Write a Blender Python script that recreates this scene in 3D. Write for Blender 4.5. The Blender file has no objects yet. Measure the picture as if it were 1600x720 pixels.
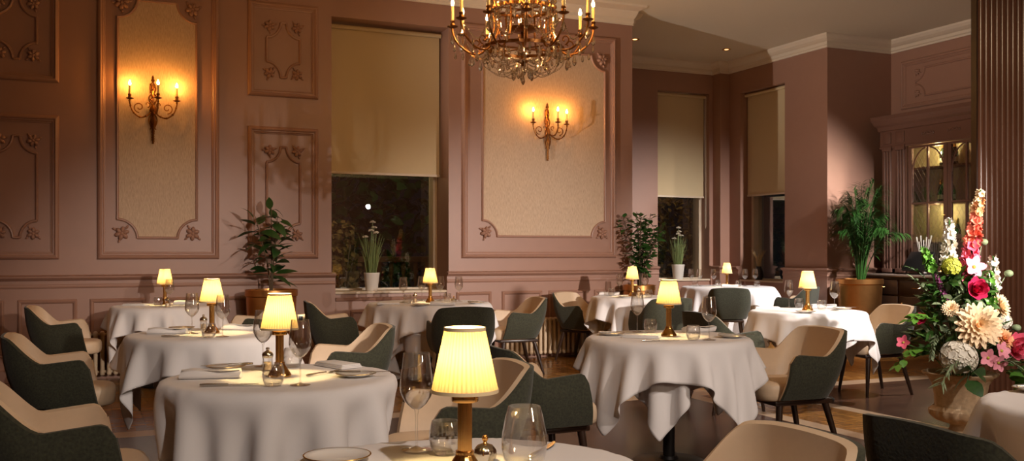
import bpy, bmesh, math, random
import numpy as np
from math import sin, cos, pi, radians
from mathutils import Vector, Matrix

random.seed(7)
S = bpy.context.scene
COL = S.collection

# ------------------------------------------------------------------ materials
MATS = {}


def nmat(name):
    m = bpy.data.materials.new(name)
    m.use_nodes = True
    nt = m.node_tree
    nt.nodes.clear()
    out = nt.nodes.new('ShaderNodeOutputMaterial')
    MATS[name] = m
    return m, nt, out


def pbsdf(nt, col=(.8, .8, .8), rough=.5, metal=0., **kw):
    b = nt.nodes.new('ShaderNodeBsdfPrincipled')
    b.inputs['Base Color'].default_value = (*col, 1)
    b.inputs['Roughness'].default_value = rough
    b.inputs['Metallic'].default_value = metal
    for k, v in kw.items():
        b.inputs[k.replace('_', ' ')].default_value = v
    return b


def objcoord(nt, scale=(1, 1, 1), world=False, rot=(0, 0, 0)):
    mp = nt.nodes.new('ShaderNodeMapping')
    mp.inputs['Scale'].default_value = scale
    mp.inputs['Rotation'].default_value = rot
    if world:
        g = nt.nodes.new('ShaderNodeNewGeometry')
        nt.links.new(g.outputs['Position'], mp.inputs['Vector'])
    else:
        tc = nt.nodes.new('ShaderNodeTexCoord')
        nt.links.new(tc.outputs['Object'], mp.inputs['Vector'])
    return mp


def simple(name, col, rough=.5, metal=0., var=.0, vscale=(6, 6, 6), bump=.0, bscale=(200, 200, 200), bdist=.002, **kw):
    """principled with an optional tone variation and a fine bump"""
    m, nt, out = nmat(name)
    b = pbsdf(nt, col, rough, metal, **kw)
    if var > 0:
        mp = objcoord(nt, vscale)
        n = nt.nodes.new('ShaderNodeTexNoise')
        n.inputs['Detail'].default_value = 3
        nt.links.new(mp.outputs[0], n.inputs['Vector'])
        mx = nt.nodes.new('ShaderNodeMix')
        mx.data_type = 'RGBA'
        mx.inputs[6].default_value = (*[c * (1 - var) for c in col], 1)
        mx.inputs[7].default_value = (*[min(1, c * (1 + var)) for c in col], 1)
        nt.links.new(n.outputs['Fac'], mx.inputs[0])
        nt.links.new(mx.outputs[2], b.inputs['Base Color'])
    if bump > 0:
        mp2 = objcoord(nt, bscale)
        n2 = nt.nodes.new('ShaderNodeTexNoise')
        n2.inputs['Detail'].default_value = 2
        nt.links.new(mp2.outputs[0], n2.inputs['Vector'])
        bp = nt.nodes.new('ShaderNodeBump')
        bp.inputs['Strength'].default_value = bump
        bp.inputs['Distance'].default_value = bdist
        nt.links.new(n2.outputs['Fac'], bp.inputs['Height'])
        nt.links.new(bp.outputs[0], b.inputs['Normal'])
    nt.links.new(b.outputs[0], out.inputs[0])
    return m


def fabric(name, col, scale=700, rough=.9, bump=.35, var=.12):
    """woven cloth: two crossing wave bands as bump, fleck as colour"""
    m, nt, out = nmat(name)
    b = pbsdf(nt, col, rough)
    b.inputs['Sheen Weight'].default_value = .15
    mp = objcoord(nt, (1, 1, 1))
    n = nt.nodes.new('ShaderNodeTexNoise')
    n.inputs['Scale'].default_value = scale * .5
    n.inputs['Detail'].default_value = 1
    nt.links.new(mp.outputs[0], n.inputs['Vector'])
    mx = nt.nodes.new('ShaderNodeMix')
    mx.data_type = 'RGBA'
    mx.inputs[6].default_value = (*[c * (1 - var) for c in col], 1)
    mx.inputs[7].default_value = (*[min(1, c * (1 + var)) for c in col], 1)
    nt.links.new(n.outputs['Fac'], mx.inputs[0])
    nt.links.new(mx.outputs[2], b.inputs['Base Color'])
    bp = nt.nodes.new('ShaderNodeBump')
    bp.inputs['Strength'].default_value = bump
    bp.inputs['Distance'].default_value = .001
    nt.links.new(n.outputs['Fac'], bp.inputs['Height'])
    nt.links.new(bp.outputs[0], b.inputs['Normal'])
    nt.links.new(b.outputs[0], out.inputs[0])
    return m


def thin_glass(name, tint=(1, 1, 1), edge=.35, rough=.0):
    """clear sheet: lets light straight through and mirrors by the viewing slope"""
    m, nt, out = nmat(name)
    t = nt.nodes.new('ShaderNodeBsdfTransparent')
    t.inputs[0].default_value = (*tint, 1)
    g = nt.nodes.new('ShaderNodeBsdfGlossy')
    g.inputs['Roughness'].default_value = rough
    g.inputs[0].default_value = (1, 1, 1, 1)
    lw = nt.nodes.new('ShaderNodeLayerWeight')
    lw.inputs['Blend'].default_value = .5
    pw = nt.nodes.new('ShaderNodeMath')
    pw.operation = 'POWER'
    pw.inputs[1].default_value = 2.4
    nt.links.new(lw.outputs['Facing'], pw.inputs[0])
    fr = nt.nodes.new('ShaderNodeMath')
    fr.operation = 'MULTIPLY_ADD'
    fr.inputs[1].default_value = edge
    fr.inputs[2].default_value = .13
    nt.links.new(pw.outputs[0], fr.inputs[0])
    tm = nt.nodes.new('ShaderNodeMix')
    tm.data_type = 'RGBA'
    tm.inputs[6].default_value = (*tint, 1)
    tm.inputs[7].default_value = (*[c * .86 for c in tint], 1)
    nt.links.new(pw.outputs[0], tm.inputs[0])
    nt.links.new(tm.outputs[2], t.inputs[0])
    mx = nt.nodes.new('ShaderNodeMixShader')
    nt.links.new(fr.outputs[0], mx.inputs[0])
    nt.links.new(t.outputs[0], mx.inputs[1])
    nt.links.new(g.outputs[0], mx.inputs[2])
    nt.links.new(mx.outputs[0], out.inputs[0])
    return m


def emitter(name, col, strength):
    m, nt, out = nmat(name)
    e = nt.nodes.new('ShaderNodeEmission')
    e.inputs[0].default_value = (*col, 1)
    e.inputs[1].default_value = strength
    nt.links.new(e.outputs[0], out.inputs[0])
    return m


def translucent(name, col, mixf=.5, tcol=None):
    m, nt, out = nmat(name)
    d = nt.nodes.new('ShaderNodeBsdfDiffuse')
    d.inputs[0].default_value = (*col, 1)
    t = nt.nodes.new('ShaderNodeBsdfTranslucent')
    t.inputs[0].default_value = (*(tcol or col), 1)
    mx = nt.nodes.new('ShaderNodeMixShader')
    mx.inputs[0].default_value = mixf
    nt.links.new(d.outputs[0], mx.inputs[1])
    nt.links.new(t.outputs[0], mx.inputs[2])
    nt.links.new(mx.outputs[0], out.inputs[0])
    return m


WALLC = (.335, .182, .128)
simple('wall_paint', WALLC, .42, var=.05, vscale=(1.5, 1.5, 1.5), bump=.05, bscale=(60, 60, 60))
simple('ceiling_paint', (.66, .59, .47), .8, var=.02)
simple('crown_paint', (.68, .58, .46), .6)
simple('dark_timber', (.03, .014, .008), .35, var=.3, vscale=(40, 40, 4))
simple('fluted_timber', (.135, .058, .036), .24, var=.2, vscale=(30, 30, 2))
simple('cabinet_timber', (.17, .085, .06), .4, var=.12, vscale=(20, 20, 3))
simple('cabinet_inside', (.55, .46, .25), .6)
simple('stone_top', (.35, .27, .22), .3, var=.2, vscale=(9, 9, 9))
simple('white_joinery', (.62, .5, .36), .45)
simple('radiator_paint', (.62, .48, .32), .4)
fabric('green_fabric', (.035, .036, .0195), 200, bump=1., var=.7)
simple('cream_leather', (.66, .50, .34), .5, var=.05, vscale=(8, 8, 8), bump=.25, bscale=(220, 220, 220), bdist=.001)
fabric('linen', (.80, .77, .76), 900, .85, .10, .03)
fabric('napkin_linen', (.80, .77, .75), 900, .85, .12, .03)
simple('brass', (.80, .44, .13), .22, 1.0)
simple('aged_brass', (.27, .115, .035), .36, 1.0, var=.25, vscale=(30, 30, 30))
simple('copper', (.62, .30, .10), .36, 1.0, var=.12, vscale=(3, 3, 3))
simple('chrome', (.75, .70, .62), .15, 1.0)
simple('steel', (.62, .58, .52), .25, 1.0)
simple('china', (.82, .80, .76), .15)
simple('gold_rim', (.62, .42, .15), .3, 1.0)
simple('candle_tube', (.80, .60, .26), .5)
simple('shade_band', (.72, .58, .36), .8)
simple('white_pot', (.72, .66, .58), .5)
simple('soil', (.02, .013, .008), .95)
simple('bark', (.10, .065, .035), .85)
simple('leaf_dark', (.022, .065, .014), .38, var=.5, vscale=(9, 9, 9))
simple('leaf_mid', (.036, .10, .018), .4, var=.45, vscale=(12, 12, 12))
simple('leaf_palm', (.024, .080, .013), .42, var=.45, vscale=(9, 9, 9))
simple('leaf_fresh', (.065, .15, .03), .45, var=.5, vscale=(12, 12, 12))
simple('leaf_bright', (.10, .26, .03), .45, var=.4, vscale=(12, 12, 12))
simple('leaf_grey', (.20, .26, .14), .6, var=.3, vscale=(12, 12, 12))
simple('grass_blade', (.22, .28, .10), .6, var=.3, vscale=(20, 20, 3))
simple('allium', (.62, .54, .42), .8)
simple('dry_reed', (.45, .31, .14), .8)
simple('urn_stone', (.50, .36, .22), .75, var=.35, vscale=(7, 7, 7), bump=.4, bscale=(50, 50, 50))
simple('black_plastic', (.012, .011, .011), .3)
simple('black_iron', (.02, .018, .017), .45, .6)
simple('bottle_glass', (.008, .014, .008), .08)
simple('bottle_foil', (.65, .38, .10), .3, 1.0)
simple('bottle_label', (.70, .62, .46), .6)
simple('socket_plate', (.48, .36, .2), .3, .8)
simple('petal_white', (.82, .77, .66), .6, var=.08, vscale=(20, 20, 20))
simple('petal_cream', (.86, .66, .42), .6, var=.15, vscale=(14, 14, 14))
simple('petal_peach', (.88, .45, .22), .6, var=.2, vscale=(14, 14, 14))
simple('petal_coral', (.85, .20, .13), .6, var=.3, vscale=(14, 14, 14))
simple('petal_pink', (.85, .13, .22), .6, var=.3, vscale=(14, 14, 14))
simple('petal_rose', (.55, .015, .085), .6, var=.3, vscale=(14, 14, 14))
simple('petal_orchid', (.80, .30, .38), .6, var=.25, vscale=(14, 14, 14))
simple('petal_purple', (.14, .025, .09), .6, var=.3, vscale=(14, 14, 14))
simple('petal_lime', (.42, .45, .05), .6, var=.3, vscale=(14, 14, 14))
simple('fence_wood', (.20, .12, .06), .8)
simple('lawn_green', (.03, .055, .015), .95, var=.4, vscale=(2, 2, 2))
simple('autumn_leaf', (.13, .085, .02), .8, var=.6, vscale=(6, 6, 6))
thin_glass('clear_glass', (.985, .98, .97), .85)
thin_glass('window_glass', (.94, .95, .95), .7)
translucent('blind_cloth', (.72, .58, .36), .22)
m_ = translucent('shade_cloth', (.80, .68, .44), .5, (.21, .152, .062))


def pleated(m):
    """gathered cloth is thicker in the folds: let less light through along each pleat"""
    nt = m.node_tree
    tc = nt.nodes.new('ShaderNodeTexCoord')
    sp = nt.nodes.new('ShaderNodeSeparateXYZ')
    nt.links.new(tc.outputs['Object'], sp.inputs[0])

    def mt(op, a, b=None):
        n = nt.nodes.new('ShaderNodeMath')
        n.operation = op
        nt.links.new(a, n.inputs[0])
        if b is not None:
            if isinstance(b, float):
                n.inputs[1].default_value = b
            else:
                nt.links.new(b, n.inputs[1])
        return n.outputs[0]
    an = mt('ARCTAN2', sp.outputs[1], sp.outputs[0])
    nz = nt.nodes.new('ShaderNodeTexNoise')
    nz.noise_dimensions = '1D'
    nz.inputs['Scale'].default_value = 16
    nz.inputs['Detail'].default_value = 3
    nt.links.new(an, nz.inputs['W'])
    w = mt('SINE', mt('MULTIPLY', an, 44.))
    k = mt('ADD', mt('MULTIPLY', w, .16), mt('MULTIPLY', nz.outputs['Fac'], .8))
    mx = nt.nodes.new('ShaderNodeMix')
    mx.data_type = 'RGBA'
    mx.inputs[6].default_value = (.13, .085, .03, 1)
    mx.inputs[7].default_value = (.30, .225, .10, 1)
    nt.links.new(k, mx.inputs[0])
    t = [n for n in nt.nodes if n.type == 'BSDF_TRANSLUCENT'][0]
    nt.links.new(mx.outputs[2], t.inputs[0])


pleated(m_)
emitter('flame', (1, .40, .07), 450)
emitter('chandelier_flame', (1, .52, .17), 560)
emitter('lamp_bulb', (1, .66, .30), 30)
emitter('spot_glow', (1, .50, .16), 5)
emitter('tealight', (1, .45, .1), 12)


def crystal():
    m, nt, out = nmat('crystal')
    g = nt.nodes.new('ShaderNodeBsdfGlass')
    g.inputs['IOR'].default_value = 1.52
    g.inputs['Color'].default_value = (1, .97, .92, 1)
    t = nt.nodes.new('ShaderNodeBsdfTransparent')
    t.inputs[0].default_value = (1, .96, .9, 1)
    mx = nt.nodes.new('ShaderNodeMixShader')
    mx.inputs[0].default_value = .15
    nt.links.new(g.outputs[0], mx.inputs[1])
    nt.links.new(t.outputs[0], mx.inputs[2])
    gl = nt.nodes.new('ShaderNodeBsdfGlossy')
    gl.inputs[0].default_value = (1, .93, .82, 1)
    gl.inputs['Roughness'].default_value = .12
    m2 = nt.nodes.new('ShaderNodeMixShader')
    m2.inputs[0].default_value = .28
    nt.links.new(mx.outputs[0], m2.inputs[1])
    nt.links.new(gl.outputs[0], m2.inputs[2])
    nt.links.new(m2.outputs[0], out.inputs[0])


crystal()


def wallpaper():
    m, nt, out = nmat('wallpaper')
    b = pbsdf(nt, (.6, .45, .3), .75)
    mp = objcoord(nt, (300, 300, 22), world=True)
    n = nt.nodes.new('ShaderNodeTexNoise')
    n.inputs['Detail'].default_value = 3
    n.inputs['Scale'].default_value = 1
    nt.links.new(mp.outputs[0], n.inputs['Vector'])
    r = nt.nodes.new('ShaderNodeValToRGB')
    r.color_ramp.elements[0].position = .3
    r.color_ramp.elements[0].color = (.43, .30, .20, 1)
    r.color_ramp.elements[1].position = .7
    r.color_ramp.elements[1].color = (.64, .48, .34, 1)
    nt.links.new(n.outputs['Fac'], r.inputs[0])
    nt.links.new(r.outputs[0], b.inputs['Base Color'])
    nt.links.new(b.outputs[0], out.inputs[0])


wallpaper()


def floor_mat():
    """dark boards with golden basket-weave bands and pale inlay strips"""
    m, nt, out = nmat('parquet')
    L = nt.links.new
    g = nt.nodes.new('ShaderNodeNewGeometry')
    sp = nt.nodes.new('ShaderNodeSeparateXYZ')
    L(g.outputs['Position'], sp.inputs[0])
    X, Y = sp.outputs[0], sp.outputs[1]

    def mth(op, a, b=None, c=None):
        n = nt.nodes.new('ShaderNodeMath')
        n.operation = op
        for i, v in enumerate((a, b, c)):
            if v is None:
                continue
            if isinstance(v, (int, float)):
                n.inputs[i].default_value = v
            else:
                L(v, n.inputs[i])
        return n.outputs[0]

    def between(v, lo, hi):
        return mth('MULTIPLY', mth('GREATER_THAN', v, lo), mth('LESS_THAN', v, hi))

    def boards(scale, w, h, off, c1, c2, mortar, rot=0):
        mp = objcoord(nt, (scale, scale, scale), world=True, rot=(0, 0, rot))
        br = nt.nodes.new('ShaderNodeTexBrick')
        br.inputs['Brick Width'].default_value = w
        br.inputs['Row Height'].default_value = h
        br.inputs['Mortar Size'].default_value = .003
        br.offset = off
        br.inputs['Color1'].default_value = (*c1, 1)
        br.inputs['Color2'].default_value = (*c2, 1)
        br.inputs['Mortar'].default_value = (*mortar, 1)
        br.inputs['Scale'].default_value = 1
        L(mp.outputs[0], br.inputs['Vector'])
        gr = nt.nodes.new('ShaderNodeTexNoise')
        mp2 = objcoord(nt, (4, 60, 10), world=True, rot=(0, 0, rot))
        gr.inputs['Scale'].default_value = 1
        gr.inputs['Detail'].default_value = 5
        L(mp2.outputs[0], gr.inputs['Vector'])
        mx = nt.nodes.new('ShaderNodeMix')
        mx.data_type = 'RGBA'
        mx.blend_type = 'MULTIPLY'
        mx.inputs[0].default_value = .75
        L(br.outputs['Color'], mx.inputs[6])
        rp = nt.nodes.new('ShaderNodeValToRGB')
        rp.color_ramp.elements[0].position = .3
        rp.color_ramp.elements[0].color = (.35, .35, .35, 1)
        rp.color_ramp.elements[1].position = .7
        rp.color_ramp.elements[1].color = (1.3, 1.3, 1.3, 1)
        L(gr.outputs['Fac'], rp.inputs[0])
        L(rp.outputs[0], mx.inputs[7])
        return mx.outputs[2]

    dark = boards(1, 1.1, .14, .4, (.105, .052, .032), (.070, .034, .022), (.02, .01, .006))
    goldA = boards(1, .42, .07, .5, (.42, .20, .05), (.25, .11, .03), (.05, .022, .008))
    goldB = boards(1, .42, .07, .5, (.42, .20, .05), (.25, .11, .03), (.05, .022, .008), pi / 2)
    chk = nt.nodes.new('ShaderNodeTexChecker')
    chk.inputs['Scale'].default_value = 1 / .42
    chk.inputs['Color1'].default_value = (1, 1, 1, 1)
    chk.inputs['Color2'].default_value = (0, 0, 0, 1)
    L(objcoord(nt, (1, 1, 1), world=True).outputs[0], chk.inputs['Vector'])

    def mix(f, a, b):
        mx = nt.nodes.new('ShaderNodeMix')
        mx.data_type = 'RGBA'
        for i, v in ((0, f), (6, a), (7, b)):
            if isinstance(v, tuple):
                mx.inputs[i].default_value = (*v, 1)
            else:
                L(v, mx.inputs[i])
        return mx.outputs[2]

    gold = mix(chk.outputs['Fac'], goldA, goldB)
    isgold = mth('MAXIMUM', mth('GREATER_THAN', Y, 7.25), between(X, 4.93, 5.66))
    base = mix(isgold, dark, gold)
    s1 = between(Y, 7.12, 7.34)
    low = mth('LESS_THAN', Y, 7.2)
    s2 = mth('MULTIPLY', low, mth('MAXIMUM', between(X, 4.84, 4.99), between(X, 5.60, 5.74)))
    # pale square inlay set on its point
    dia = mth('LESS_THAN', mth('ADD', mth('ABSOLUTE', mth('SUBTRACT', X, 4.36)), mth('ABSOLUTE', mth('SUBTRACT', Y, 4.74))), .30)
    strip = mth('MAXIMUM', mth('MAXIMUM', s1, s2), dia)
    nz = nt.nodes.new('ShaderNodeTexNoise')
    nz.inputs['Scale'].default_value = 9
    pale = mix(nz.outputs['Fac'], (.42, .28, .17), (.62, .46, .31))
    col = mix(strip, base, pale)
    b = pbsdf(nt, (.1, .1, .1), .24)
    L(col, b.inputs['Base Color'])
    b.inputs['Specular IOR Level'].default_value = .4
    L(b.outputs[0], out.inputs[0])


floor_mat()

# ------------------------------------------------------------------ geometry


def rotz(a):
    return Matrix.Rotation(a, 4, 'Z')


def T(x, y, z):
    return Matrix.Translation((x, y, z))


def frame_to(d, up=(0, 0, 1)):
    """matrix whose Z axis is d"""
    d = Vector(d).normalized()
    q = d.to_track_quat('Z', 'Y')
    return q.to_matrix().to_4x4()


class MB:
    def __init__(s):
        s.v, s.f = [], []

    def add(s, vf, M=None):
        vs, fs = vf
        b = len(s.v)
        if M is not None:
            vs = [tuple(M @ Vector(p)) for p in vs]
        s.v.extend(tuple(p) for p in vs)
        s.f.extend([tuple(i + b for i in q) for q in fs])
        return s

    def build(s, name, mat, parent=None, smooth=40, loc=None):
        me = bpy.data.meshes.new(name)
        me.from_pydata(s.v, [], s.f)
        if smooth:
            me.polygons.foreach_set('use_smooth', [True] * len(me.polygons))
            me.update()
            me.set_sharp_from_angle(angle=radians(smooth))
        me.update()
        me.materials.append(MATS[mat])
        o = bpy.data.objects.new(name, me)
        COL.objects.link(o)
        if parent is not None:
            o.parent = parent
        if loc is not None:
            o.location = loc
        return o


def box(x0, x1, y0, y1, z0, z1):
    v = [(x, y, z) for z in (z0, z1) for y in (y0, y1) for x in (x0, x1)]
    f = [(0, 2, 3, 1), (4, 5, 7, 6), (0, 1, 5, 4), (2, 6, 7, 3), (0, 4, 6, 2), (1, 3, 7, 5)]
    return v, f


def rbox(x0, x1, y0, y1, z0, z1, b=.006, seg=2):
    bm = bmesh.new()
    bmesh.ops.create_cube(bm, size=1)
    for v in bm.verts:
        v.co = Vector(((x0 + x1) / 2 + v.co.x * (x1 - x0), (y0 + y1) / 2 + v.co.y * (y1 - y0), (z0 + z1) / 2 + v.co.z * (z1 - z0)))
    bmesh.ops.bevel(bm, geom=bm.edges[:], offset=b, segments=seg, affect='EDGES', profile=.5)
    bm.verts.index_update()
    vs = [tuple(v.co) for v in bm.verts]
    fs = [tuple(v.index for v in f.verts) for f in bm.faces]
    bm.free()
    return vs, fs


def lathe(prof, n=24, rip=None):
    """rings of (r, z); rip(theta, k) scales the radius"""
    v, f = [], []
    for k, (r, z) in enumerate(prof):
        for i in range(n):
            a = 2 * pi * i / n
            rr = max(r, 1e-5) * (rip(a, k) if rip else 1)
            v.append((rr * cos(a), rr * sin(a), z))
    for k in range(len(prof) - 1):
        for i in range(n):
            j = (i + 1) % n
            f.append((k * n + i, k * n + j, (k + 1) * n + j, (k + 1) * n + i))
    return v, f


def tube(pts, rad, n=8, cap=True):
    pts = [Vector(p) for p in pts]
    if not isinstance(rad, (list, tuple)):
        rad = [rad] * len(pts)
    v, f = [], []
    t0 = (pts[1] - pts[0]).normalized()
    a = Vector((0, 0, 1)) if abs(t0.z) < .9 else Vector((1, 0, 0))
    u = t0.cross(a).normalized()
    for i, p in enumerate(pts):
        t = (pts[min(i + 1, len(pts) - 1)] - pts[max(i - 1, 0)]).normalized()
        u = (u - t * u.dot(t)).normalized()
        w = t.cross(u)
        for k in range(n):
            an = 2 * pi * k / n
            v.append(tuple(p + (u * cos(an) + w * sin(an)) * rad[i]))
    for i in range(len(pts) - 1):
        for k in range(n):
            j = (k + 1) % n
            f.append((i * n + k, i * n + j, (i + 1) * n + j, (i + 1) * n + k))
    if cap:
        f.append(tuple(range(n - 1, -1, -1)))
        b = (len(pts) - 1) * n
        f.append(tuple(range(b, b + n)))
    return v, f


def ball(r, nu=10, nv=7, sx=1, sy=1, sz=1):
    pr = [(r * sin(pi * k / nv), -r * cos(pi * k / nv)) for k in range(nv + 1)]
    v, f = lathe(pr, nu)
    return [(x * sx, y * sy, z * sz) for x, y, z in v], f


def grid(fn, nu, nv, cu=False):
    v = [fn(i / (nu if cu else nu - 1), j / (nv - 1)) for j in range(nv) for i in range(nu)]
    f = []
    for j in range(nv - 1):
        for i in range(nu if cu else nu - 1):
            k = (i + 1) % nu
            f.append((j * nu + i, j * nu + k, (j + 1) * nu + k, (j + 1) * nu + i))
    return v, f


def spline(P, n=8):
    """Catmull-Rom through the points"""
    P = [Vector(p) for p in P]
    Q = [P[0] * 2 - P[1]] + P + [P[-1] * 2 - P[-2]]
    out = []
    for i in range(1, len(Q) - 2):
        for k in range(n):
            t = k / n
            a, b, c, d = Q[i - 1], Q[i], Q[i + 1], Q[i + 2]
            out.append(.5 * ((2 * b) + (c - a) * t + (2 * a - 5 * b + 4 * c - d) * t * t + (3 * b - a - 3 * c + d) * t ** 3))
    out.append(P[-1])
    return out


# ------------------------------------------------------------------ scene tree


def tag(o, label, cat, group=None):
    o['label'] = label
    o['category'] = cat
    if group:
        o['group'] = group
    return o


def thing(name, label, cat, loc=(0, 0, 0), rz=0., group=None):
    o = bpy.data.objects.new(name, None)
    o.empty_display_size = .1
    COL.objects.link(o)
    o.location = loc
    o.rotation_euler = (0, 0, rz)
    return tag(o, label, cat, group)


def struct(o):
    o['kind'] = 'structure'
    return o


def kids(o):
    return list(o.children)


def dup(o, label, loc, rz=0., group=None, rx=0., ry=0.):
    """copy of a thing with its parts and sub-parts"""

    def cp(a, par):
        c = a.copy()
        COL.objects.link(c)
        if par is not None:
            c.parent = par
        for ch in kids(a):
            cp(ch, c)
        return c
    r = cp(o, None)
    r.location = loc
    r.rotation_euler = (rx, ry, rz)
    r['label'] = label
    if group:
        r['group'] = group
    elif 'group' in r:
        del r['group']
    return r


class Proto:
    """first use moves the original, later uses copy it"""

    def __init__(s, make):
        s.make, s.o = make, None

    def put(s, label, loc, rz=0., group=None, rx=0., ry=0.):
        if s.o is None:
            s.o = s.make()
            o = s.o
            o.location = loc
            o.rotation_euler = (rx, ry, rz)
            o['label'] = label
            if group:
                o['group'] = group
            return o
        return dup(s.o, label, loc, rz, group, rx, ry)


def point_light(name, loc, power, col, radius=.03, parent=None, kind='POINT'):
    d = bpy.data.lights.new(name, kind)
    d.energy = power
    d.color = col
    d.shadow_soft_size = radius
    o = bpy.data.objects.new(name, d)
    COL.objects.link(o)
    o.location = loc
    if parent:
        o.parent = parent
    return o
# ------------------------------------------------------------------ the room
W = 10.56          # panelled wall
XB = 6.375         # where the bay opens
YB = 13.0          # back of the bay
XR = 9.55          # right side of the bay
XE = 10.74         # end wall with the cabinet
HC = 4.31          # ceiling
X0, Y0 = -4.6, -4.2


def slab(name, boxes, mat):
    m = MB()
    for b in boxes:
        m.add(box(*b))
    return struct(m.build(name, mat, smooth=0))


slab('floor', [(X0 - .3, XE + .3, Y0 - .3, W, -.2, 0), (XB - .6, XE + .3, W, YB + .5, -.2, 0)], 'parquet')
slab('ceiling', [(X0 - .3, XE + .3, Y0 - .3, W, HC, HC + .2), (XB - .1, XE + .3, W, YB + .5, HC, HC + .2)], 'ceiling_paint')
# window openings: (x0, x1, z0, z1)
WX0, WX1, WZ0, WZ1 = 2.513, 3.893, .80, 3.88
BX0, BX1, BZ0, BZ1 = 8.315, 9.30, .80, 3.83
RY0, RY1, RZ0, RZ1 = 11.456, 12.52, .80, 3.79
slab('wall_back', [(X0 - .3, WX0, W, W + .62, 0, HC), (WX0, WX1, W, W + .62, 0, WZ0), (WX0, WX1, W, W + .62, WZ1, HC), (WX1, XB, W, W + .62, 0, HC)], 'wall_paint')
slab('wall_bay_left', [(XB - .35, XB, W + .621, YB + .4, 0, HC)], 'wall_paint')
slab('wall_bay_back', [(XB, BX0, YB, YB + .4, 0, HC), (BX0, BX1, YB, YB + .4, 0, BZ0), (BX0, BX1, YB, YB + .4, BZ1, HC), (BX1, XR + .4, YB, YB + .4, 0, HC),
                       (9.37, XR, 12.80, YB, 0, HC)], 'wall_paint')
slab('wall_bay_right', [(XR, XR + .4, W, RY0, 0, HC), (XR, XR + .4, RY1, YB, 0, HC), (XR, XR + .4, RY0, RY1, 0, RZ0), (XR, XR + .4, RY0, RY1, RZ1, HC)], 'wall_paint')
slab('wall_back_right', [(XR + .4, XE + .3, W, W + .3, 0, HC)], 'wall_paint')
slab('wall_right', [(XE, XE + .3, Y0, W, 0, HC)], 'wall_paint')
slab('wall_left', [(X0 - .3, X0, Y0, W, 0, HC)], 'wall_paint')
slab('wall_front', [(X0 - .3, XE + .3, Y0 - .3, Y0, 0, HC)], 'wall_paint')


def sweep_plan(path, prof):
    """path in plan, travelled with the room on the right; prof = [(out, z)]"""
    P = [Vector((x, y)) for x, y in path]
    n = len(P)
    v, f = [], []
    for i in range(n):
        ns = []
        if i > 0:
            d = (P[i] - P[i - 1]).normalized()
            ns.append(Vector((d.y, -d.x)))
        if i < n - 1:
            d = (P[i + 1] - P[i]).normalized()
            ns.append(Vector((d.y, -d.x)))
        m = ns[0] if len(ns) == 1 else (ns[0] + ns[1]) / (1 + ns[0].dot(ns[1]))
        for o, z in prof:
            q = P[i] + m * o
            v.append((q.x, q.y, z))
    k = len(prof)
    for i in range(n - 1):
        for j in range(k - 1):
            f.append((i * k + j, i * k + j + 1, (i + 1) * k + j + 1, (i + 1) * k + j))
    f.append(tuple(range(k)))
    f.append(tuple(range((n - 1) * k + k - 1, (n - 1) * k - 1, -1)))
    return v, f


BAY = [(XB, W), (XB, YB), (9.37, YB), (9.37, 12.80), (XR, 12.80), (XR, W), (XE, W), (XE, Y0)]
crown = [(0, 4.14), (.022, 4.14), (.028, 4.165), (.045, 4.175), (.05, 4.195), (.052, 4.215), (.085, 4.228), (.12, 4.25), (.15, 4.285), (.155, HC - .001), (0, HC - .001)]
crown_main = [(0, 4.14), (.022, 4.14), (.028, 4.165), (.045, 4.175), (.05, 4.20), (.052, 4.215), (.085, 4.228), (.12, 4.25), (.15, 4.272), (.155, 4.285), (.36, 4.288), (.37, 4.30), (.375, HC - .001), (0, HC - .001)]
struct(MB().add(sweep_plan([(X0, W), (XB - .002, W)], crown_main)).build('trim_1', 'crown_paint', smooth=0))
struct(MB().add(sweep_plan(BAY, crown)).build('trim_2', 'crown_paint', smooth=0))

# dado: a thicker base with a moulded cap, running round the room below the openings
ZR = 1.03
dado = [(0, .0), (.05, .0), (.05, .11), (.038, .125), (.038, ZR - .12), (.046, ZR - .115), (.05, ZR - .10), (.046, ZR - .085), (.040, ZR - .08), (.040, ZR - .045), (.055, ZR - .04), (.070, ZR - .025), (.082, ZR - .018), (.085, ZR), (.05, ZR + .005), (.03, ZR + .012), (0, ZR + .012)]
dado_low = [(0, .0), (.05, .0), (.05, .11), (.038, .125), (.038, .72), (.05, .73), (.055, .745), (.06, .76), (0, .762)]
for k, (path, pr) in enumerate([([(X0, W), (WX0 + .035, W)], dado), ([(WX0 + .036, W), (WX1 - .036, W)], dado_low), ([(WX1 - .035, W), (XB, W), (XB, YB), (BX0, YB)], dado),
                                ([(BX1, YB), (9.37, YB), (9.37, 12.80), (XR, 12.80), (XR, RY1)], dado), ([(XR, RY0), (XR, W), (XE, W), (XE, 10.42)], dado)]):
    struct(MB().add(sweep_plan(path, pr)).build('baseboard_%s' % ['left', 'window', 'middle', 'bay', 'right'][k], 'wall_paint', smooth=0))

# ---- raised frames on the walls ----


def mould(path, prof):
    """closed path of (a, b) run counter-clockwise; prof = [(inward, height)] -> points (a, b, h)"""
    P = [Vector(p) for p in path]
    n = len(P)
    v, f = [], []
    for i in range(n):
        d1 = (P[i] - P[i - 1]).normalized()
        d2 = (P[(i + 1) % n] - P[i]).normalized()
        n1, n2 = Vector((-d1.y, d1.x)), Vector((-d2.y, d2.x))
        m = (n1 + n2) / max(.25, 1 + n1.dot(n2))
        for o, h in prof:
            q = P[i] + m * o
            v.append((q.x, q.y, h))
    k = len(prof)
    for i in range(n):
        j = (i + 1) % n
        for t in range(k - 1):
            f.append((i * k + t, j * k + t, j * k + t + 1, i * k + t + 1))
    return v, f


def rect(a0, b0, a1, b1):
    return [(a0, b0), (a1, b0), (a1, b1), (a0, b1)]


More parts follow.
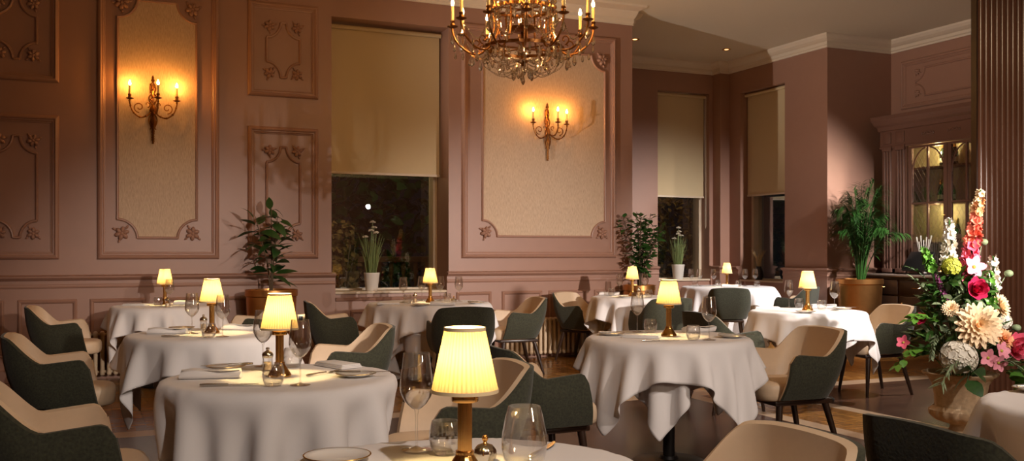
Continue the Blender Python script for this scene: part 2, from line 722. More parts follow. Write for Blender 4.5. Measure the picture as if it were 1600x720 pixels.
def scooped(a0, b0, a1, b1, ra, rb, n=10, lip=.018):
    """rectangle whose corners are scooped out by quarter ellipses, with a little square step"""
    pts = []
    for (ca, cb, sa, sb, rev) in ((a0, b0, 1, 1, 0), (a1, b0, -1, 1, 1), (a1, b1, -1, -1, 0), (a0, b1, 1, -1, 1)):
        arc = [(ca, cb + sb * (rb + lip))]
        for k in range(n + 1):
            t = pi / 2 * k / n
            arc.append((ca + sa * (lip * .6 + (ra - lip * .6) * sin(t)), cb + sb * (lip * .6 + (rb - lip * .6) * cos(t))))
        arc.append((ca + sa * (ra + lip), cb))
        pts += arc[::-1] if rev else arc
    return pts


def on_main(vf):
    return [(a, W - h, b) for a, b, h in vf[0]], [q[::-1] for q in vf[1]] and vf[1]


def on_end(vf):      # end wall x = XE, a runs towards the camera
    return [(XE - h, a, b) for a, b, h in vf[0]], vf[1]


FR = [(0, 0), (0, .012), (.012, .030), (.030, .038), (.040, .034), (.046, .022), (.056, .022), (.066, .012), (.076, .010), (.078, 0)]
IN = [(0, 0), (.002, .012), (.010, .022), (.020, .020), (.028, .008), (.030, 0)]
_trim = [2]


def trim(vf, fn, mat='wall_paint', smooth=0):
    _trim[0] += 1
    return struct(MB().add(fn(vf)).build('trim_%d' % _trim[0], mat, smooth=smooth))


def rosette(sz):
    """little carved spray of leaves and a bud"""
    m = MB()
    rr = random.Random(3)
    for k in range(6):
        a = k * pi / 3 + .3
        v, f = ball(.5, 8, 6)
        M = Matrix.Rotation(a, 4, 'Z') @ T(.42, 0, .12) @ Matrix.Rotation(rr.uniform(-.4, .4), 4, 'X') @ Matrix.Diagonal((.74, .50, .62, 1))
        m.add((v, f), Matrix.Scale(sz, 4) @ M)
    m.add(ball(.22 * sz, 8, 6), T(0, 0, .2 * sz))
    for a in (.9, 2.6, 4.4):
        m.add(ball(.5, 6, 5), Matrix.Scale(sz, 4) @ Matrix.Rotation(a, 4, 'Z') @ T(.85, 0, .06) @ Matrix.Diagonal((.55, .28, .34, 1)))
    return m


_ros = {}


def carve(parent, a, b, sz, end=False, ang=0., h=.0):
    if sz not in _ros:
        _ros[sz] = rosette(sz).build('carved_rosette', 'wall_paint', parent, smooth=60)
        o = _ros[sz]
    else:
        o = _ros[sz].copy()
        COL.objects.link(o)
        o.parent = parent
    if end:
        o.matrix_local = T(XE - h, a, b) @ Matrix.Rotation(-pi / 2, 4, 'Y') @ Matrix.Rotation(ang, 4, 'Z')
    else:
        o.matrix_local = T(a, W - h, b) @ Matrix.Rotation(pi / 2, 4, 'X') @ Matrix.Rotation(ang, 4, 'Z')


# small panels in two tiers, left of the tall panel and beside the window
for px in (-.975, 1.607):
    for z0, z1 in ((1.197, 2.62), (2.945, 3.965)):
        t = trim(mould(rect(px, z0, px + .757, z1), FR), on_main)
        a0, a1 = px + .185, px + .757 - .185
        b0, b1 = z0 + .20, z1 - .20
        w = a1 - a0
        ra = w / 2 - .045
        c = MB().add(on_main(mould(scooped(a0, b0, a1, b1, ra, .165, lip=.02), IN)))
        o = c.build('cartouche_moulding', 'wall_paint', t, smooth=0)
        for (ca, cb, an) in ((a0 + .045, b0 + .055, 0), (a1 - .045, b0 + .055, 1.2), (a0 + .045, b1 - .055, 2.2), (a1 - .045, b1 - .055, 4.1)):
            carve(t, ca, cb, .080, ang=an)

# the two tall panels with woven wallpaper
for (x0, x1, c0, c1, z0, zc0, zc1, z1) in ((.128, 1.312, .303, 1.100, 1.195, 1.40, 3.86, 4.06), (4.052, 6.132, 4.304, 5.986, 1.195, 1.44, 3.73, 3.955)):
    t = trim(mould(rect(x0, z0, x1, z1), FR), on_main)
    path = scooped(c0, zc0, c1, zc1, .19, .19, lip=.012)
    MB().add(on_main(mould(path, IN))).build('scooped_moulding', 'wall_paint', t, smooth=0)
    MB().add(([(a, W - .006, b) for a, b in path], [tuple(range(len(path)))])).build('wallpaper_panel', 'wallpaper', t, smooth=0)
    for (ca, cb, an) in ((c0 + .055, zc0 + .06, 0), (c1 - .055, zc0 + .06, 1.2), (c0 + .055, zc1 - .06, 2.2), (c1 - .055, zc1 - .06, 4.1)):
        carve(t, ca, cb, .095, ang=an)

# low dado frames
DF = [(0, 0), (.004, .012), (.016, .020), (.030, .014), (.038, .006), (.040, 0)]
for (x0, x1) in ((-1.36, -.70), (-.585, -.055), (.06, .59), (.70, 1.23), (1.34, 1.62), (3.97, 4.42), (4.55, 5.085), (5.17, 5.70), (5.8, 6.25)):
    v, f = mould(rect(x0, .24, x1, .80), DF)
    _trim[0] += 1
    struct(MB().add(([(a, W - .038 - h, b) for a, b, h in v], f)).build('trim_%d' % _trim[0], 'wall_paint', smooth=0))
v, f = mould(rect(WX0 + .2, .24, WX1 - .2, .62), DF)
_trim[0] += 1
struct(MB().add(([(a, W - .038 - h, b) for a, b, h in v], f)).build('trim_%d' % _trim[0], 'wall_paint', smooth=0))

# end wall: wide panel over the cabinet
t = trim(mould(rect(-10.36, 3.30, -7.6, 3.99), FR), lambda vf: ([(XE - h, -a, b) for a, b, h in vf[0]], vf[1]))
pth = scooped(-10.12, 3.44, -7.85, 3.86, .16, .17)
MB().add(([(XE - h, -a, b) for a, b, h in mould(pth, IN)[0]], mould(pth, IN)[1])).build('scooped_moulding', 'wall_paint', t, smooth=0)
for z in (3.50, 3.80):
    carve(t, 10.07, z, .062, end=True)

# ------------------------------------------------------------------ windows


def window(name, w, z0, z1, M, depth, fw=.07):
    """frame, sill and pane in a local system: x along the wall, y outwards, z up"""
    root = bpy.data.objects.new(name, None)
    COL.objects.link(root)
    struct(root)
    root.matrix_local = M
    m = MB()
    m.add(box(0, fw, depth - .10, depth + .06, z0, z1)).add(box(w - fw, w, depth - .10, depth + .06, z0, z1))
    m.add(box(fw, w - fw, depth - .10, depth + .06, z1 - fw, z1)).add(box(fw, w - fw, depth - .10, depth + .06, z0, z0 + .045))
    m.build('window_frame', 'white_joinery', root, smooth=0)
    MB().add(rbox(.004, w - .004, -.03, depth - .10, z0, z0 + .028, .006)).build('window_sill', 'white_joinery', root)
    MB().add(box(fw, w - fw, depth, depth + .006, z0 + .045, z1 - fw)).build('window_pane', 'window_glass', root, smooth=0)
    return root


M1 = T(WX0, W, 0)
M2 = T(BX0, YB, 0)
M3 = Matrix(((0, 1, 0, XR), (-1, 0, 0, RY1), (0, 0, 1, 0), (0, 0, 0, 1)))
window('window_1', WX1 - WX0, WZ0, WZ1, M1, .50, .05)
window('window_2', BX1 - BX0, BZ0, BZ1, M2, .32, .05)
window('window_3', RY1 - RY0, RZ0, RZ1, M3, .32, .05)


def blind(label, w, ztop, zbot, M, y, cord):
    r = thing('roller_blind', label, 'blind')
    r.matrix_local = M
    v, f = grid(lambda u, t: (.02 + (w - .04) * u, y + .004 * sin(u * 9) * t + .03, ztop - .05 + (zbot - ztop + .05) * t), 14, 12)
    n = len(v)
    vv = v + [(a, b + .002, c) for a, b, c in v]
    ff = f + [tuple(i + n for i in q[::-1]) for q in f]
    MB().add((vv, ff)).build('blind_fabric', 'blind_cloth', r)
    MB().add(tube([(.012, y, ztop - .03), (w - .012, y, ztop - .03)], .026, 12)).build('roller_tube', 'blind_cloth', r)
    MB().add(rbox(.018, w - .018, y + .018, y + .044, zbot - .022, zbot + .008, .004)).build('bottom_bar', 'white_joinery', r)
    if cord:
        m = MB()
        x = w - .006
        P = [(x - .018, y - .02, ztop - .03), (x - .018, y - .02, 1.7), (x - .01, y - .02, 1.64), (x - .002, y - .02, 1.7), (x - .002, y - .02, ztop - .03)]
        m.add(tube(P, .0032, 6))
        m.build('pull_cord', 'white_joinery', r)
    return r


blind('wide cream roller blind pulled halfway down the big window beside the tall wallpaper panel', WX1 - WX0, WZ1 - .02, 2.18, M1, .24, False)
blind('narrow pale roller blind with a hanging cord in the bay, facing the room', BX1 - BX0, BZ1 - .01, 2.165, M2, .10, True)
blind('narrow shaded roller blind on the side wall of the bay beside the palm', RY1 - RY0, RZ1 - .01, 2.165, M3, .10, False)

# ------------------------------------------------------------------ fluted pier
pm = MB()
PX0, PX1, PY0, PY1 = 6.40, 7.95, 5.42, 5.47
pm.add(box(PX0, PX1, PY0, PY1, 0, HC))
pier = struct(pm.build('pillar_fluted', 'dark_timber', smooth=0))
fl = MB()
prof = [(.028 * cos(pi * k / 8), -.023 * sin(pi * k / 8)) for k in range(9)]
for i in range(28):
    x = PX0 + .045 + i * .0605
    v = [(x + a, PY0 + b, z) for z in (.0, HC) for a, b in prof]
    f = [(k, k + 1, 9 + k + 1, 9 + k) for k in range(8)]
    fl.add((v, f))
fl.build('fluting', 'fluted_timber', pier, smooth=40)

# ------------------------------------------------------------------ outside, by night
g = MB().add(box(-4, 22, W + .7, 40, -.5, -.3))
o = g.build('lawn', 'lawn_green', smooth=0)
struct(o)
# ------------------------------------------------------------------ draped cloths (small position-based cloth solver)


def drape(r, side, top, seed, n=50, rmax=None, steps=150, zmin=.02, under=None, bulge=.0, seats=(), gap=.0):
    rng = np.random.default_rng(seed)
    h = side / (n - 1)
    ax = np.linspace(-side / 2, side / 2, n)
    P = np.zeros((n, n, 3))
    P[..., 0], P[..., 1] = np.meshgrid(ax, ax, indexing='ij')
    P[..., 2] = top + .002
    P[..., 2] -= .0005 * rng.random((n, n))
    rad0 = np.hypot(P[..., 0], P[..., 1])
    P[..., 2] -= np.clip(rad0 - r, 0, None) * (.4 + .25 * np.sin(np.arctan2(P[..., 1], P[..., 0]) * 7 + seed))
    pin = rad0 < r - .035
    P[pin, 2] = top
    P0 = P.copy()
    Q = P.copy()
    V = np.zeros_like(P)
    cons = []
    s = slice
    for p in (0, 1):
        cons.append((np.s_[p:n - 1:2, :], np.s_[p + 1:n:2, :], h, 1.))
        cons.append((np.s_[:, p:n - 1:2], np.s_[:, p + 1:n:2], h, 1.))
        a = list(range(p, n - 1, 2))
        cons.append((np.s_[p:n - 1:2, 0:n - 1], np.s_[p + 1:n:2, 1:n], h * 2 ** .5, .45))
        cons.append((np.s_[p:n - 1:2, 1:n], np.s_[p + 1:n:2, 0:n - 1], h * 2 ** .5, .45))
    idx = np.arange(n)
    for p in (0, 3):
        i0 = np.array([i for i in range(n - 3) if (i // 3) % 2 == p // 3])
        cons.append((np.ix_(i0, idx), np.ix_(i0 + 3, idx), 3 * h, .16))
        cons.append((np.ix_(idx, i0), np.ix_(idx, i0 + 3), 3 * h, .16))
    dt = 1 / 60
    eb = .012
    for st in range(steps):
        V[..., 2] -= 9.8 * dt
        V *= .965 if st < steps * .7 else .90
        Q = P + V * dt
        for it in range(9):
            for A, B, L, k in cons:
                a, b = Q[A], Q[B]
                d = b - a
                l = np.sqrt((d * d).sum(-1, keepdims=True)) + 1e-9
                c = d * (.5 * k * (l - L) / l)
                Q[A] = a + c
                Q[B] = b - c
            rr = np.hypot(Q[..., 0], Q[..., 1])
            # rounded rim
            over = np.clip(rr - (r - eb), 0, eb)
            ztop = top - (eb - np.sqrt(np.clip(eb * eb - over * over, 0, None)))
            ins = (rr < r) & (Q[..., 2] < ztop)
            dz = ztop - Q[..., 2]
            dr = r - rr
            up = ins & (dz <= dr + .012)
            Q[..., 2] = np.where(up, ztop, Q[..., 2])
            out = ins & ~up & (Q[..., 2] > top - .06)
            sc = np.where(out, r / np.maximum(rr, 1e-6), 1.)
            # soft limit so the skirt cannot pass far under the top
            low = (Q[..., 2] <= top - .06) & (rr < r * .74)
            sc = np.where(low, np.maximum(sc, r * .74 / np.maximum(rr, 1e-6)), sc)
            if rmax and st > steps * .5:
                lim = rmax + bulge * np.clip(top - Q[..., 2], 0, None)
                sc = np.where((rr > lim) & (Q[..., 2] < top - .004), np.maximum(lim, rr - .0006) / np.maximum(rr, 1e-6), sc)
            if under is not None:
                low2 = (Q[..., 2] <= top - .012)
                lim = under + bulge * np.clip(top - Q[..., 2], 0, None)
                sc = np.where(low2 & (rr < lim), np.minimum(lim, rr + .004) / np.maximum(rr, 1e-6), sc)
            Q[..., 0] *= sc
            Q[..., 1] *= sc
            for (ca, sa, q0, fs, fa) in (seats if st > steps * .42 else ()):
                p = Q[..., 0] * ca + Q[..., 1] * sa
                q = -Q[..., 0] * sa + Q[..., 1] * ca - q0
                lim = np.where((Q[..., 2] < .535) & (np.abs(q) < .345), fs, np.where((Q[..., 2] < .69) & (np.abs(q) < .35), fa, 9.)) - gap
                dp = np.clip(lim - p, -.0005, 0)
                Q[..., 0] += dp * ca
                Q[..., 1] += dp * sa
            Q[..., 2] = np.maximum(Q[..., 2], zmin)
            Q[pin] = P0[pin]
        V = np.clip((Q - P) / dt, -1.6, 1.6)
        flat = (np.hypot(Q[..., 0], Q[..., 1]) < r) & (Q[..., 2] > top - .015)
        V[flat] *= .3
        P = Q
    f = []
    for i in range(n - 1):
        for j in range(n - 1):
            f.append((i * n + j, (i + 1) * n + j, (i + 1) * n + j + 1, i * n + j + 1))
    return P.reshape(-1, 3), f


def cloth_mesh(name, sim, thick=.0016):
    v, f = sim
    me = bpy.data.meshes.new(name)
    me.from_pydata([tuple(p) for p in v], [], f)
    me.polygons.foreach_set('use_smooth', [True] * len(me.polygons))
    me.update()
    me.materials.append(MATS['linen'])
    return me


def cloth_obj(name, me, loc, rz, label, group=None):
    o = bpy.data.objects.new(name, me)
    COL.objects.link(o)
    o.location = loc
    o.rotation_euler = (0, 0, rz)
    ms = o.modifiers.new('smooth', 'SUBSURF')
    ms.levels = ms.render_levels = 1
    so = o.modifiers.new('hem', 'SOLIDIFY')
    so.thickness = .0016
    so.offset = 0
    return tag(o, label, 'tablecloth', group)


TZ = .742            # top of the board
CZ = TZ + .0135      # where the undercloth lies
CZ2 = CZ + .010
R = .475
RAD = {'T4': .60, 'T7': .65}


def make_table(r):
    t = thing('round_table', '', 'table')
    MB().add(lathe([(0, TZ - .03), (r - .05, TZ - .03), (r - .035, TZ - .024), (r - .03, TZ - .014), (r - .037, TZ - .003), (0, TZ - .001)], 48)).build('tabletop', 'dark_timber', t)
    MB().add(lathe([(.036, .025), (.036, TZ - .04)], 20)).add(lathe([(.0, TZ - .05), (.16, TZ - .05), (.17, TZ - .031), (0, TZ - .031)], 24)).build('pedestal', 'black_iron', t)
    MB().add(lathe([(0, 0), (.215, 0), (.222, .006), (.222, .014), (.21, .024), (.06, .032), (.05, .05), (0, .05)], 40)).build('pedestal_base', 'black_iron', t)
    return t


table_s = Proto(lambda: make_table(R))
table_w = Proto(lambda: make_table(RAD['T4']))
table_l = Proto(lambda: make_table(RAD['T7']))

# name: x, y, radius, how people would point to it
TAB = {
    'T1': (.739, 3.996), 'T2': (.714, 6.284), 'T3': (.714, 9.70), 'T4': (3.165, 9.139), 'T5': (3.227, 4.923),
    'T6': (5.68, 9.40), 'T7': (8.55, 11.50), 'T8': (5.715, 6.56), 'T9': (.79, 2.06), 'T10': (3.18, 2.06)}
WHERE = {
    'T1': 'on the large white table with the long plain cloth, second in the left row',
    'T2': 'on the middle table of the left row, behind the large plain one',
    'T3': 'on the table against the wall under the tall wallpaper panel with the lone left sconce',
    'T4': 'on the wide table under the big window',
    'T5': 'on the pointed-cloth table in the middle of the room',
    'T6': 'on the table by the small-leaved plant and radiator',
    'T7': 'on the table inside the window bay',
    'T8': 'on the table before the palm',
    'T9': 'on the table cut off by the bottom edge',
    'T10': 'on the table cut off by the right edge beside the urn'}
TD = {
    'T1': 'the second left-row table', 'T2': 'the middle left-row table', 'T3': 'the table by the lone sconce wall', 'T4': 'the big window table',
    'T5': 'the mid-room table', 'T6': 'the table by the small-leaved plant', 'T7': 'the window bay table', 'T8': 'the table before the palm',
    'T9': 'the frontmost table', 'T10': 'the table beside the urn'}
for k, (x, y) in TAB.items():
    {'T4': table_w, 'T7': table_l}.get(k, table_s).put('round pedestal table under the white cloth of ' + TD[k], (x, y, 0), .3 * len(k))

# ------------------------------------------------------------------ chairs


def chair_top(s):
    """height of the shell's edge at signed distance s (0 = middle of the back, 1 = front of an arm)"""
    a = abs(s)
    hb, ha = .795, .655
    if a < .34:
        z = hb - .012 * (a / .34) ** 2
    elif a < .62:
        t = (a - .34) / .28
        t = t * t * (3 - 2 * t)
        z = (hb - .012) + (ha - .022 - hb + .012) * t
    else:
        t = (a - .62) / .38
        z = ha - .022 + .022 * t
    if a > .92:
        t = (a - .92) / .08
        z -= .055 * (1 - math.sqrt(max(0, 1 - t * t)))
    return z


def chair_plan(s, hw, xb, xf, rc):
    """plan of the shell: straight arms, rounded corners, gently bowed back"""
    # outline from back middle to arm front: back run, quarter arc, arm run
    L1, L2, L3 = hw - rc, rc * pi / 2, (xf - xb - rc)
    a = abs(s) * (L1 + L2 + L3)
    if a < L1:
        x, y = xb + .018 * (a / L1) ** 2 * 0, a
    elif a < L1 + L2:
        t = (a - L1) / rc
        x, y = xb + rc - rc * cos(t), L1 + rc * sin(t)
    else:
        x, y = xb + rc + (a - L1 - L2), hw
    return x, y if s > 0 else -y


def make_chair():
    c = thing('tub_chair', '', 'chair')
    NU, NV = 65, 11
    ZB = .375

    def outer(u, v, inset=0.):
        s = u * 2 - 1
        zt = chair_top(s) - inset * .12
        z = ZB + (zt - ZB) * v
        g = (z - ZB) / (.795 - ZB)
        bow = .018 * sin(pi * v)
        hw = .235 + .070 * g ** .8 + bow - inset
        xb = -.215 - .095 * g ** .9 - bow + inset
        xf = .205 - .085 * g
        x, y = chair_plan(s, hw, xb, xf, .17 - inset * .6)
        return (x, y, z)
    ov, of = grid(outer, NU, NV)
    # green outside: outer skin, then half of the rim
    rim1 = [outer(i / (NU - 1), 1.0, .016) for i in range(NU)]
    mo = MB()
    v = list(ov) + [(x, y, z + .004) for x, y, z in rim1]
    f = list(of)
    b = NU * NV
    for i in range(NU - 1):
        f.append(((NV - 1) * NU + i, (NV - 1) * NU + i + 1, b + i + 1, b + i))
    # front edges of the arms and the underside lip
    for e in (0, NU - 1):
        k = len(v)
        for j in range(NV):
            p = outer(e / (NU - 1), j / (NV - 1), .016)
            v.append((p[0] + .006, p[1], p[2]))
        for j in range(NV - 1):
            f.append((j * NU + e, k + j, k + j + 1, (j + 1) * NU + e))
    k = len(v)
    for i in range(NU):
        v.append(outer(i / (NU - 1), 0., .036))
    for i in range(NU - 1):
        f.append((i, i + 1, k + i + 1, k + i))
    mo.add((v, f)).build('outer_shell', 'green_fabric', c, smooth=55)
    # cream inside: inner skin and the inner half of the rim
    iv, jf = grid(lambda a, t: outer(a, t, .038), NU, NV)
    v = list(iv) + [(x, y, z + .004) for x, y, z in rim1]
    f = [q[::-1] for q in jf]
    for i in range(NU - 1):
        f.append((b + i, b + i + 1, (NV - 1) * NU + i + 1, (NV - 1) * NU + i))
    for e in (0, NU - 1):
        k = len(v)
        for j in range(NV):
            p = outer(e / (NU - 1), j / (NV - 1), .016)
            v.append((p[0] + .006, p[1], p[2]))
        for j in range(NV - 1):
            f.append(((j + 1) * NU + e, k + j + 1, k + j, j * NU + e))
    MB().add((v, f)).build('inner_lining', 'cream_leather', c, smooth=55)
    # thick seat cushion with a rolled front

    def seat_ring(sc, z, dx=0):
        out = []
        for i in range(40):
            a = 2 * pi * i / 40
            ca, sa = cos(a), sin(a)
            e = .55
            x = math.copysign(abs(ca) ** e, ca) * .235
            y = math.copysign(abs(sa) ** e, sa) * (.205 + .012 * ca)
            out.append((x * sc + .068 + dx, y * sc, z))
        return out
    rings = [(.55, .362), (.93, .364), (.985, .375), (1.0, .40), (1.0, .435), (.985, .455), (.95, .468), (.86, .477), (.55, .483), (.2, .485), (.001, .485)]
    v, f = [], []
    for sc, z in rings:
        v += seat_ring(sc, z)
    for k in range(len(rings) - 1):
        for i in range(40):
            j = (i + 1) % 40
            f.append((k * 40 + i, k * 40 + j, (k + 1) * 40 + j, (k + 1) * 40 + i))
    f.append(tuple(range(39, -1, -1)))
    MB().add((v, f)).build('seat_cushion', 'cream_leather', c, smooth=60)
    MB().add(rbox(-.20, .22, -.19, .19, .335, .366, .008)).build('seat_frame', 'dark_timber', c)
    for sx, sy in ((1, 1), (1, -1), (-1, 1), (-1, -1)):
        tx, ty = .175 if sx > 0 else -.155, .165 * sy
        bx, by = .215 if sx > 0 else -.25, .205 * sy
        MB().add(tube([(tx, ty, .35), (tx + (bx - tx) * .5, ty + (by - ty) * .5, .175), (bx, by, .0)], [.022, .0185, .0125], 12)).build('leg', 'dark_timber', c)
    return c


chair = Proto(make_chair)
CH = [
    # x, y, facing (deg), label
    (-.06, 4.06, 2, 'green and cream tub chair cut off by the lower left corner of the picture'),
    (-.12, 6.36, -2, 'green and cream tub chair at the left of the middle left-row table, tweed side lit'),
    (-.15, 9.54, -6, 'dark tub chair at the left of the table by the lone sconce wall'),
    (1.50, 9.48, 182, 'tub chair half hidden behind a lit lamp, amber arm before the broad-leaved plant pot'),
    (1.56, 6.22, 178, 'cream-lined tub chair at the right of the middle left-row table'),
    (2.27, 9.33, -8, 'dark tub chair left of the big window table, near the wall socket'),
    (3.10, 8.11, 80, 'dark green tub chair with its back to the room at the big window table'),
    (4.14, 9.24, 176, 'amber-lined tub chair right of the big window table, before the radiator'),
    (1.47, 3.92, 176, 'cream-lined tub chair seen just behind the front lamp shade'),
    (2.21, 4.64, 2, 'dark green tub chair seen from behind at the left of the mid-room table'),
    (4.07, 4.86, 176, 'cream-lined tub chair at the right of the mid-room table, green arm towards the room'),
    (4.76, 6.42, -4, 'dark green tub chair between the mid-room table and the table before the palm'),
    (5.60, 8.72, 86, 'dark green tub chair behind the mid-room lamp, facing the small-leaved plant'),
    (5.36, 9.99, -62, 'cream-backed tub chair beside the radiator, facing the table by the small-leaved plant'),
    (7.93, 10.66, 58, 'green tub chair with its back to the room before the white bay tablecloth'),
    (8.97, 10.58, 118, 'pale green tub chair in the bay behind the tall wine glass, facing the windows'),
    (6.52, 6.62, 172, 'pale cream tub chair right of the table before the palm, next to the flowers'),
    (1.52, 2.08, 180, 'cream-backed tub chair cut off by the bottom edge, right of the frontmost table'),
    (2.45, 2.02, -2, 'dark tweed-backed tub chair cut off by the bottom edge, in front of the urn'),
]
for x, y, a, lb in CH:
    chair.put(lb, (x, y, 0), radians(a))

def seats_of(k, rz):
    out = []
    tx, ty = TAB[k]
    for x, y, a, lb in CH:
        dx, dy = x - tx, y - ty
        d = math.hypot(dx, dy)
        if d < 1.45:
            f = radians(a)
            if -(dx * cos(f) + dy * sin(f)) / d < .75:      # not turned to this table
                continue
            an = f + pi - rz
            off = -(dx * cos(f) + dy * sin(f))
            q0 = dx * sin(f) - dy * cos(f)
            out.append((cos(an), sin(an), q0, max(.78 * RAD.get(k, R), off - .35), max(RAD.get(k, R) + .05, off - .19)))
    return out


def lay(k, rz, side, seed, label, inner=False, outer=False, n=50):
    x, y = TAB[k]
    r = RAD.get(k, R)
    b = .03 if k in RAD else .05
    st = seats_of(k, rz)
    if inner:
        sim = drape(r - .012, side, CZ, seed, n, rmax=r + .010, bulge=b, seats=st, gap=.035, zmin=.05)
    elif outer:
        sim = drape(r + .014, side, CZ2, seed, n, under=r + .022, bulge=b, seats=st, gap=.012)
    else:
        sim = drape(r + .004, side, CZ2, seed, n, seats=st, gap=.012)
    cloth_obj('tablecloth', cloth_mesh('tablecloth', sim), (x, y, 0), rz, label)


for k, rin, rout in (('T2', .35, 1.1), ('T3', .35, 1.1), ('T5', .12, -.52), ('T8', .5, .05)):
    lay(k, rin, 1.32 if k == 'T5' else 1.26, 3 + len(k), 'white undercloth whose points hang below the overlay of ' + TD[k], inner=True)
    lay(k, rout, 1.37, 5, 'white square overlay with draped corners on ' + TD[k], outer=True)
for k, rin, rout in (('T4', .9, 1.25), ('T7', .4, 1.25)):
    lay(k, rin, 1.96 if k == 'T4' else 2.06, 21, 'long white undercloth reaching near the floor at ' + TD[k], inner=True, n=58)
    lay(k, rout, 1.66 if k == 'T4' else 1.80, 22, 'white overlay cloth across the top of ' + TD[k], outer=True, n=58)
for k, rz in (('T1', .15), ('T9', .62), ('T10', .5)):
    lay(k, rz, 1.50, 8, 'plain white tablecloth with long folds on ' + TD[k])
lay('T6', .12, 1.40, 11, 'white tablecloth with pointed corners on ' + TD['T6'])

# ------------------------------------------------------------------ table lamps
LZ = CZ2 + .002


def make_lamp():
    r = thing('table_lamp', '', 'lamp')
    k = 1.0
    n = 96
    pleat = lambda a, i: 1 + .016 * cos(a * 44)
    pr = [(.0755 - .0295 * t, .195 + .140 * t) for t in (0, .04, .2, .4, .6, .8, .96, 1)]
    MB().add(lathe(pr, n * 2, pleat)).build('lamp_shade', 'shade_cloth', r, smooth=60)
    for (rr, z) in ((.0762, .195), (.0468, .335)):
        MB().add(lathe([(rr - .0012, z - .004), (rr + .0012, z - .004), (rr + .0012, z + .004), (rr - .0012, z + .004), (rr - .0012, z - .004)], 48)).build('shade_trim', 'shade_band', r)
    MB().add(lathe([(0, .170), (.030, .170), (.031, .172), (.031, .190), (.030, .192), (.0, .192)], 32)).build('lamp_collar', 'brass', r)
    MB().add(lathe([(.0155, .052), (.0155, .172)], 80, lambda a, i: 1 + .07 * abs(cos(a * 10)))).build('lamp_stem', 'brass', r)
    MB().add(lathe([(0, 0), (.046, 0), (.047, .003), (.046, .007), (.038, .020), (.029, .034), (.022, .046), (.0205, .050), (.0215, .054), (.0205, .058), (0, .058)], 64, lambda a, i: 1 + (.03 * abs(cos(a * 8)) if 3 <= i <= 7 else 0))).build('lamp_base', 'brass', r)
    MB().add(ball(.016, 12, 8, 1, 1, 1.3), T(0, 0, .25)).add(lathe([(.008, .19), (.008, .232)], 10)).build('lamp_bulb', 'lamp_bulb', r)
    point_light('bulb_light', (0, 0, .266), LAMP_W, (1, .69, .29), .018, r)
    return r


LAMP_W = 17
lamp = Proto(make_lamp)
LAMPS = {'T1': (.735, 3.99, 0), 'T2': (.735, 6.26, 0), 'T3': (.715, 9.78, 0), 'T4': (3.17, 9.13, 0), 'T5': (3.225, 4.92, 0), 'T6': (5.70, 9.44, 0), 'T7': (8.46, 11.40, 0),
         'T8': (5.715, 6.56, 0), 'T9': (.795, 2.05, 0)}
LD = {'T1': 'lit brass table lamp with a pleated shade beside the grinders on the second left-row table',
      'T2': 'lit brass table lamp among glasses on the middle left-row table',
      'T3': 'small lit brass table lamp against the dado on the table by the lone sconce wall',
      'T4': 'lit brass table lamp among four wine glasses on the big window table',
      'T5': 'lit brass table lamp standing between two tumblers on the mid-room table',
      'T6': 'lit brass table lamp before the small-leaved plant',
      'T7': 'smallest-looking lit brass table lamp, in the window bay',
      'T8': 'lit brass table lamp on the table before the palm',
      'T9': 'largest lit brass table lamp with a glowing pleated shade, on the frontmost table'}
for k, (x, y, a) in LAMPS.items():
    lamp.put(LD[k], (x, y, LZ), a)
# ------------------------------------------------------------------ tableware
ZT = CZ2 + .0025


def make_wine():
    r = thing('wine_glass', '', 'wine glass')
    out = [(.006, .098), (.012, .101), (.024, .112), (.034, .127), (.0395, .141), (.0405, .152), (.0385, .175), (.0345, .205), (.0315, .232)]
    out = [(x * 1.07, z * 1.07) for x, z in out]
    inn = [(x - .0012, z + .0012) for x, z in out[::-1]]
    MB().add(lathe(out + [(.0331, .2498)] + inn + [(0, .111)], 32)).build('glass_bowl', 'clear_glass', r, smooth=60)
    MB().add(lathe([(.0045, .008), (.0036, .02), (.0034, .06), (.0036, .09), (.0064, .105)], 14)).build('glass_stem', 'clear_glass', r)
    MB().add(lathe([(0, 0), (.038, 0), (.039, .0015), (.030, .003), (.012, .006), (.0045, .010), (0, .010)], 32)).build('glass_foot', 'clear_glass', r)
    return r


def make_tumbler():
    r = thing('tumbler', '', 'glass')
    out = [(.0, .0), (.026, .0), (.031, .004), (.038, .018), (.0415, .036), (.041, .055), (.0375, .075), (.0345, .084)]
    inn = [(.0333, .0845), (.0362, .075), (.0397, .055), (.0402, .036), (.0365, .019), (.029, .009), (0, .008)]
    MB().add(lathe(out + inn, 32)).build('glass_wall', 'clear_glass', r, smooth=60)
    return r


def make_stemless():
    """large stemless glass with a narrowing mouth, a little water in it"""
    r = thing('stemless_glass', '', 'glass')
    out = [(0, 0), (.030, 0), (.037, .004), (.048, .022), (.0535, .045), (.0545, .062), (.052, .085), (.0455, .118), (.038, .146)]
    inn = [(.0367, .1465), (.0442, .118), (.0507, .085), (.0532, .062), (.0522, .045), (.0466, .023), (.035, .008), (0, .007)]
    MB().add(lathe(out + inn, 40)).build('glass_wall', 'clear_glass', r, smooth=60)
    return r


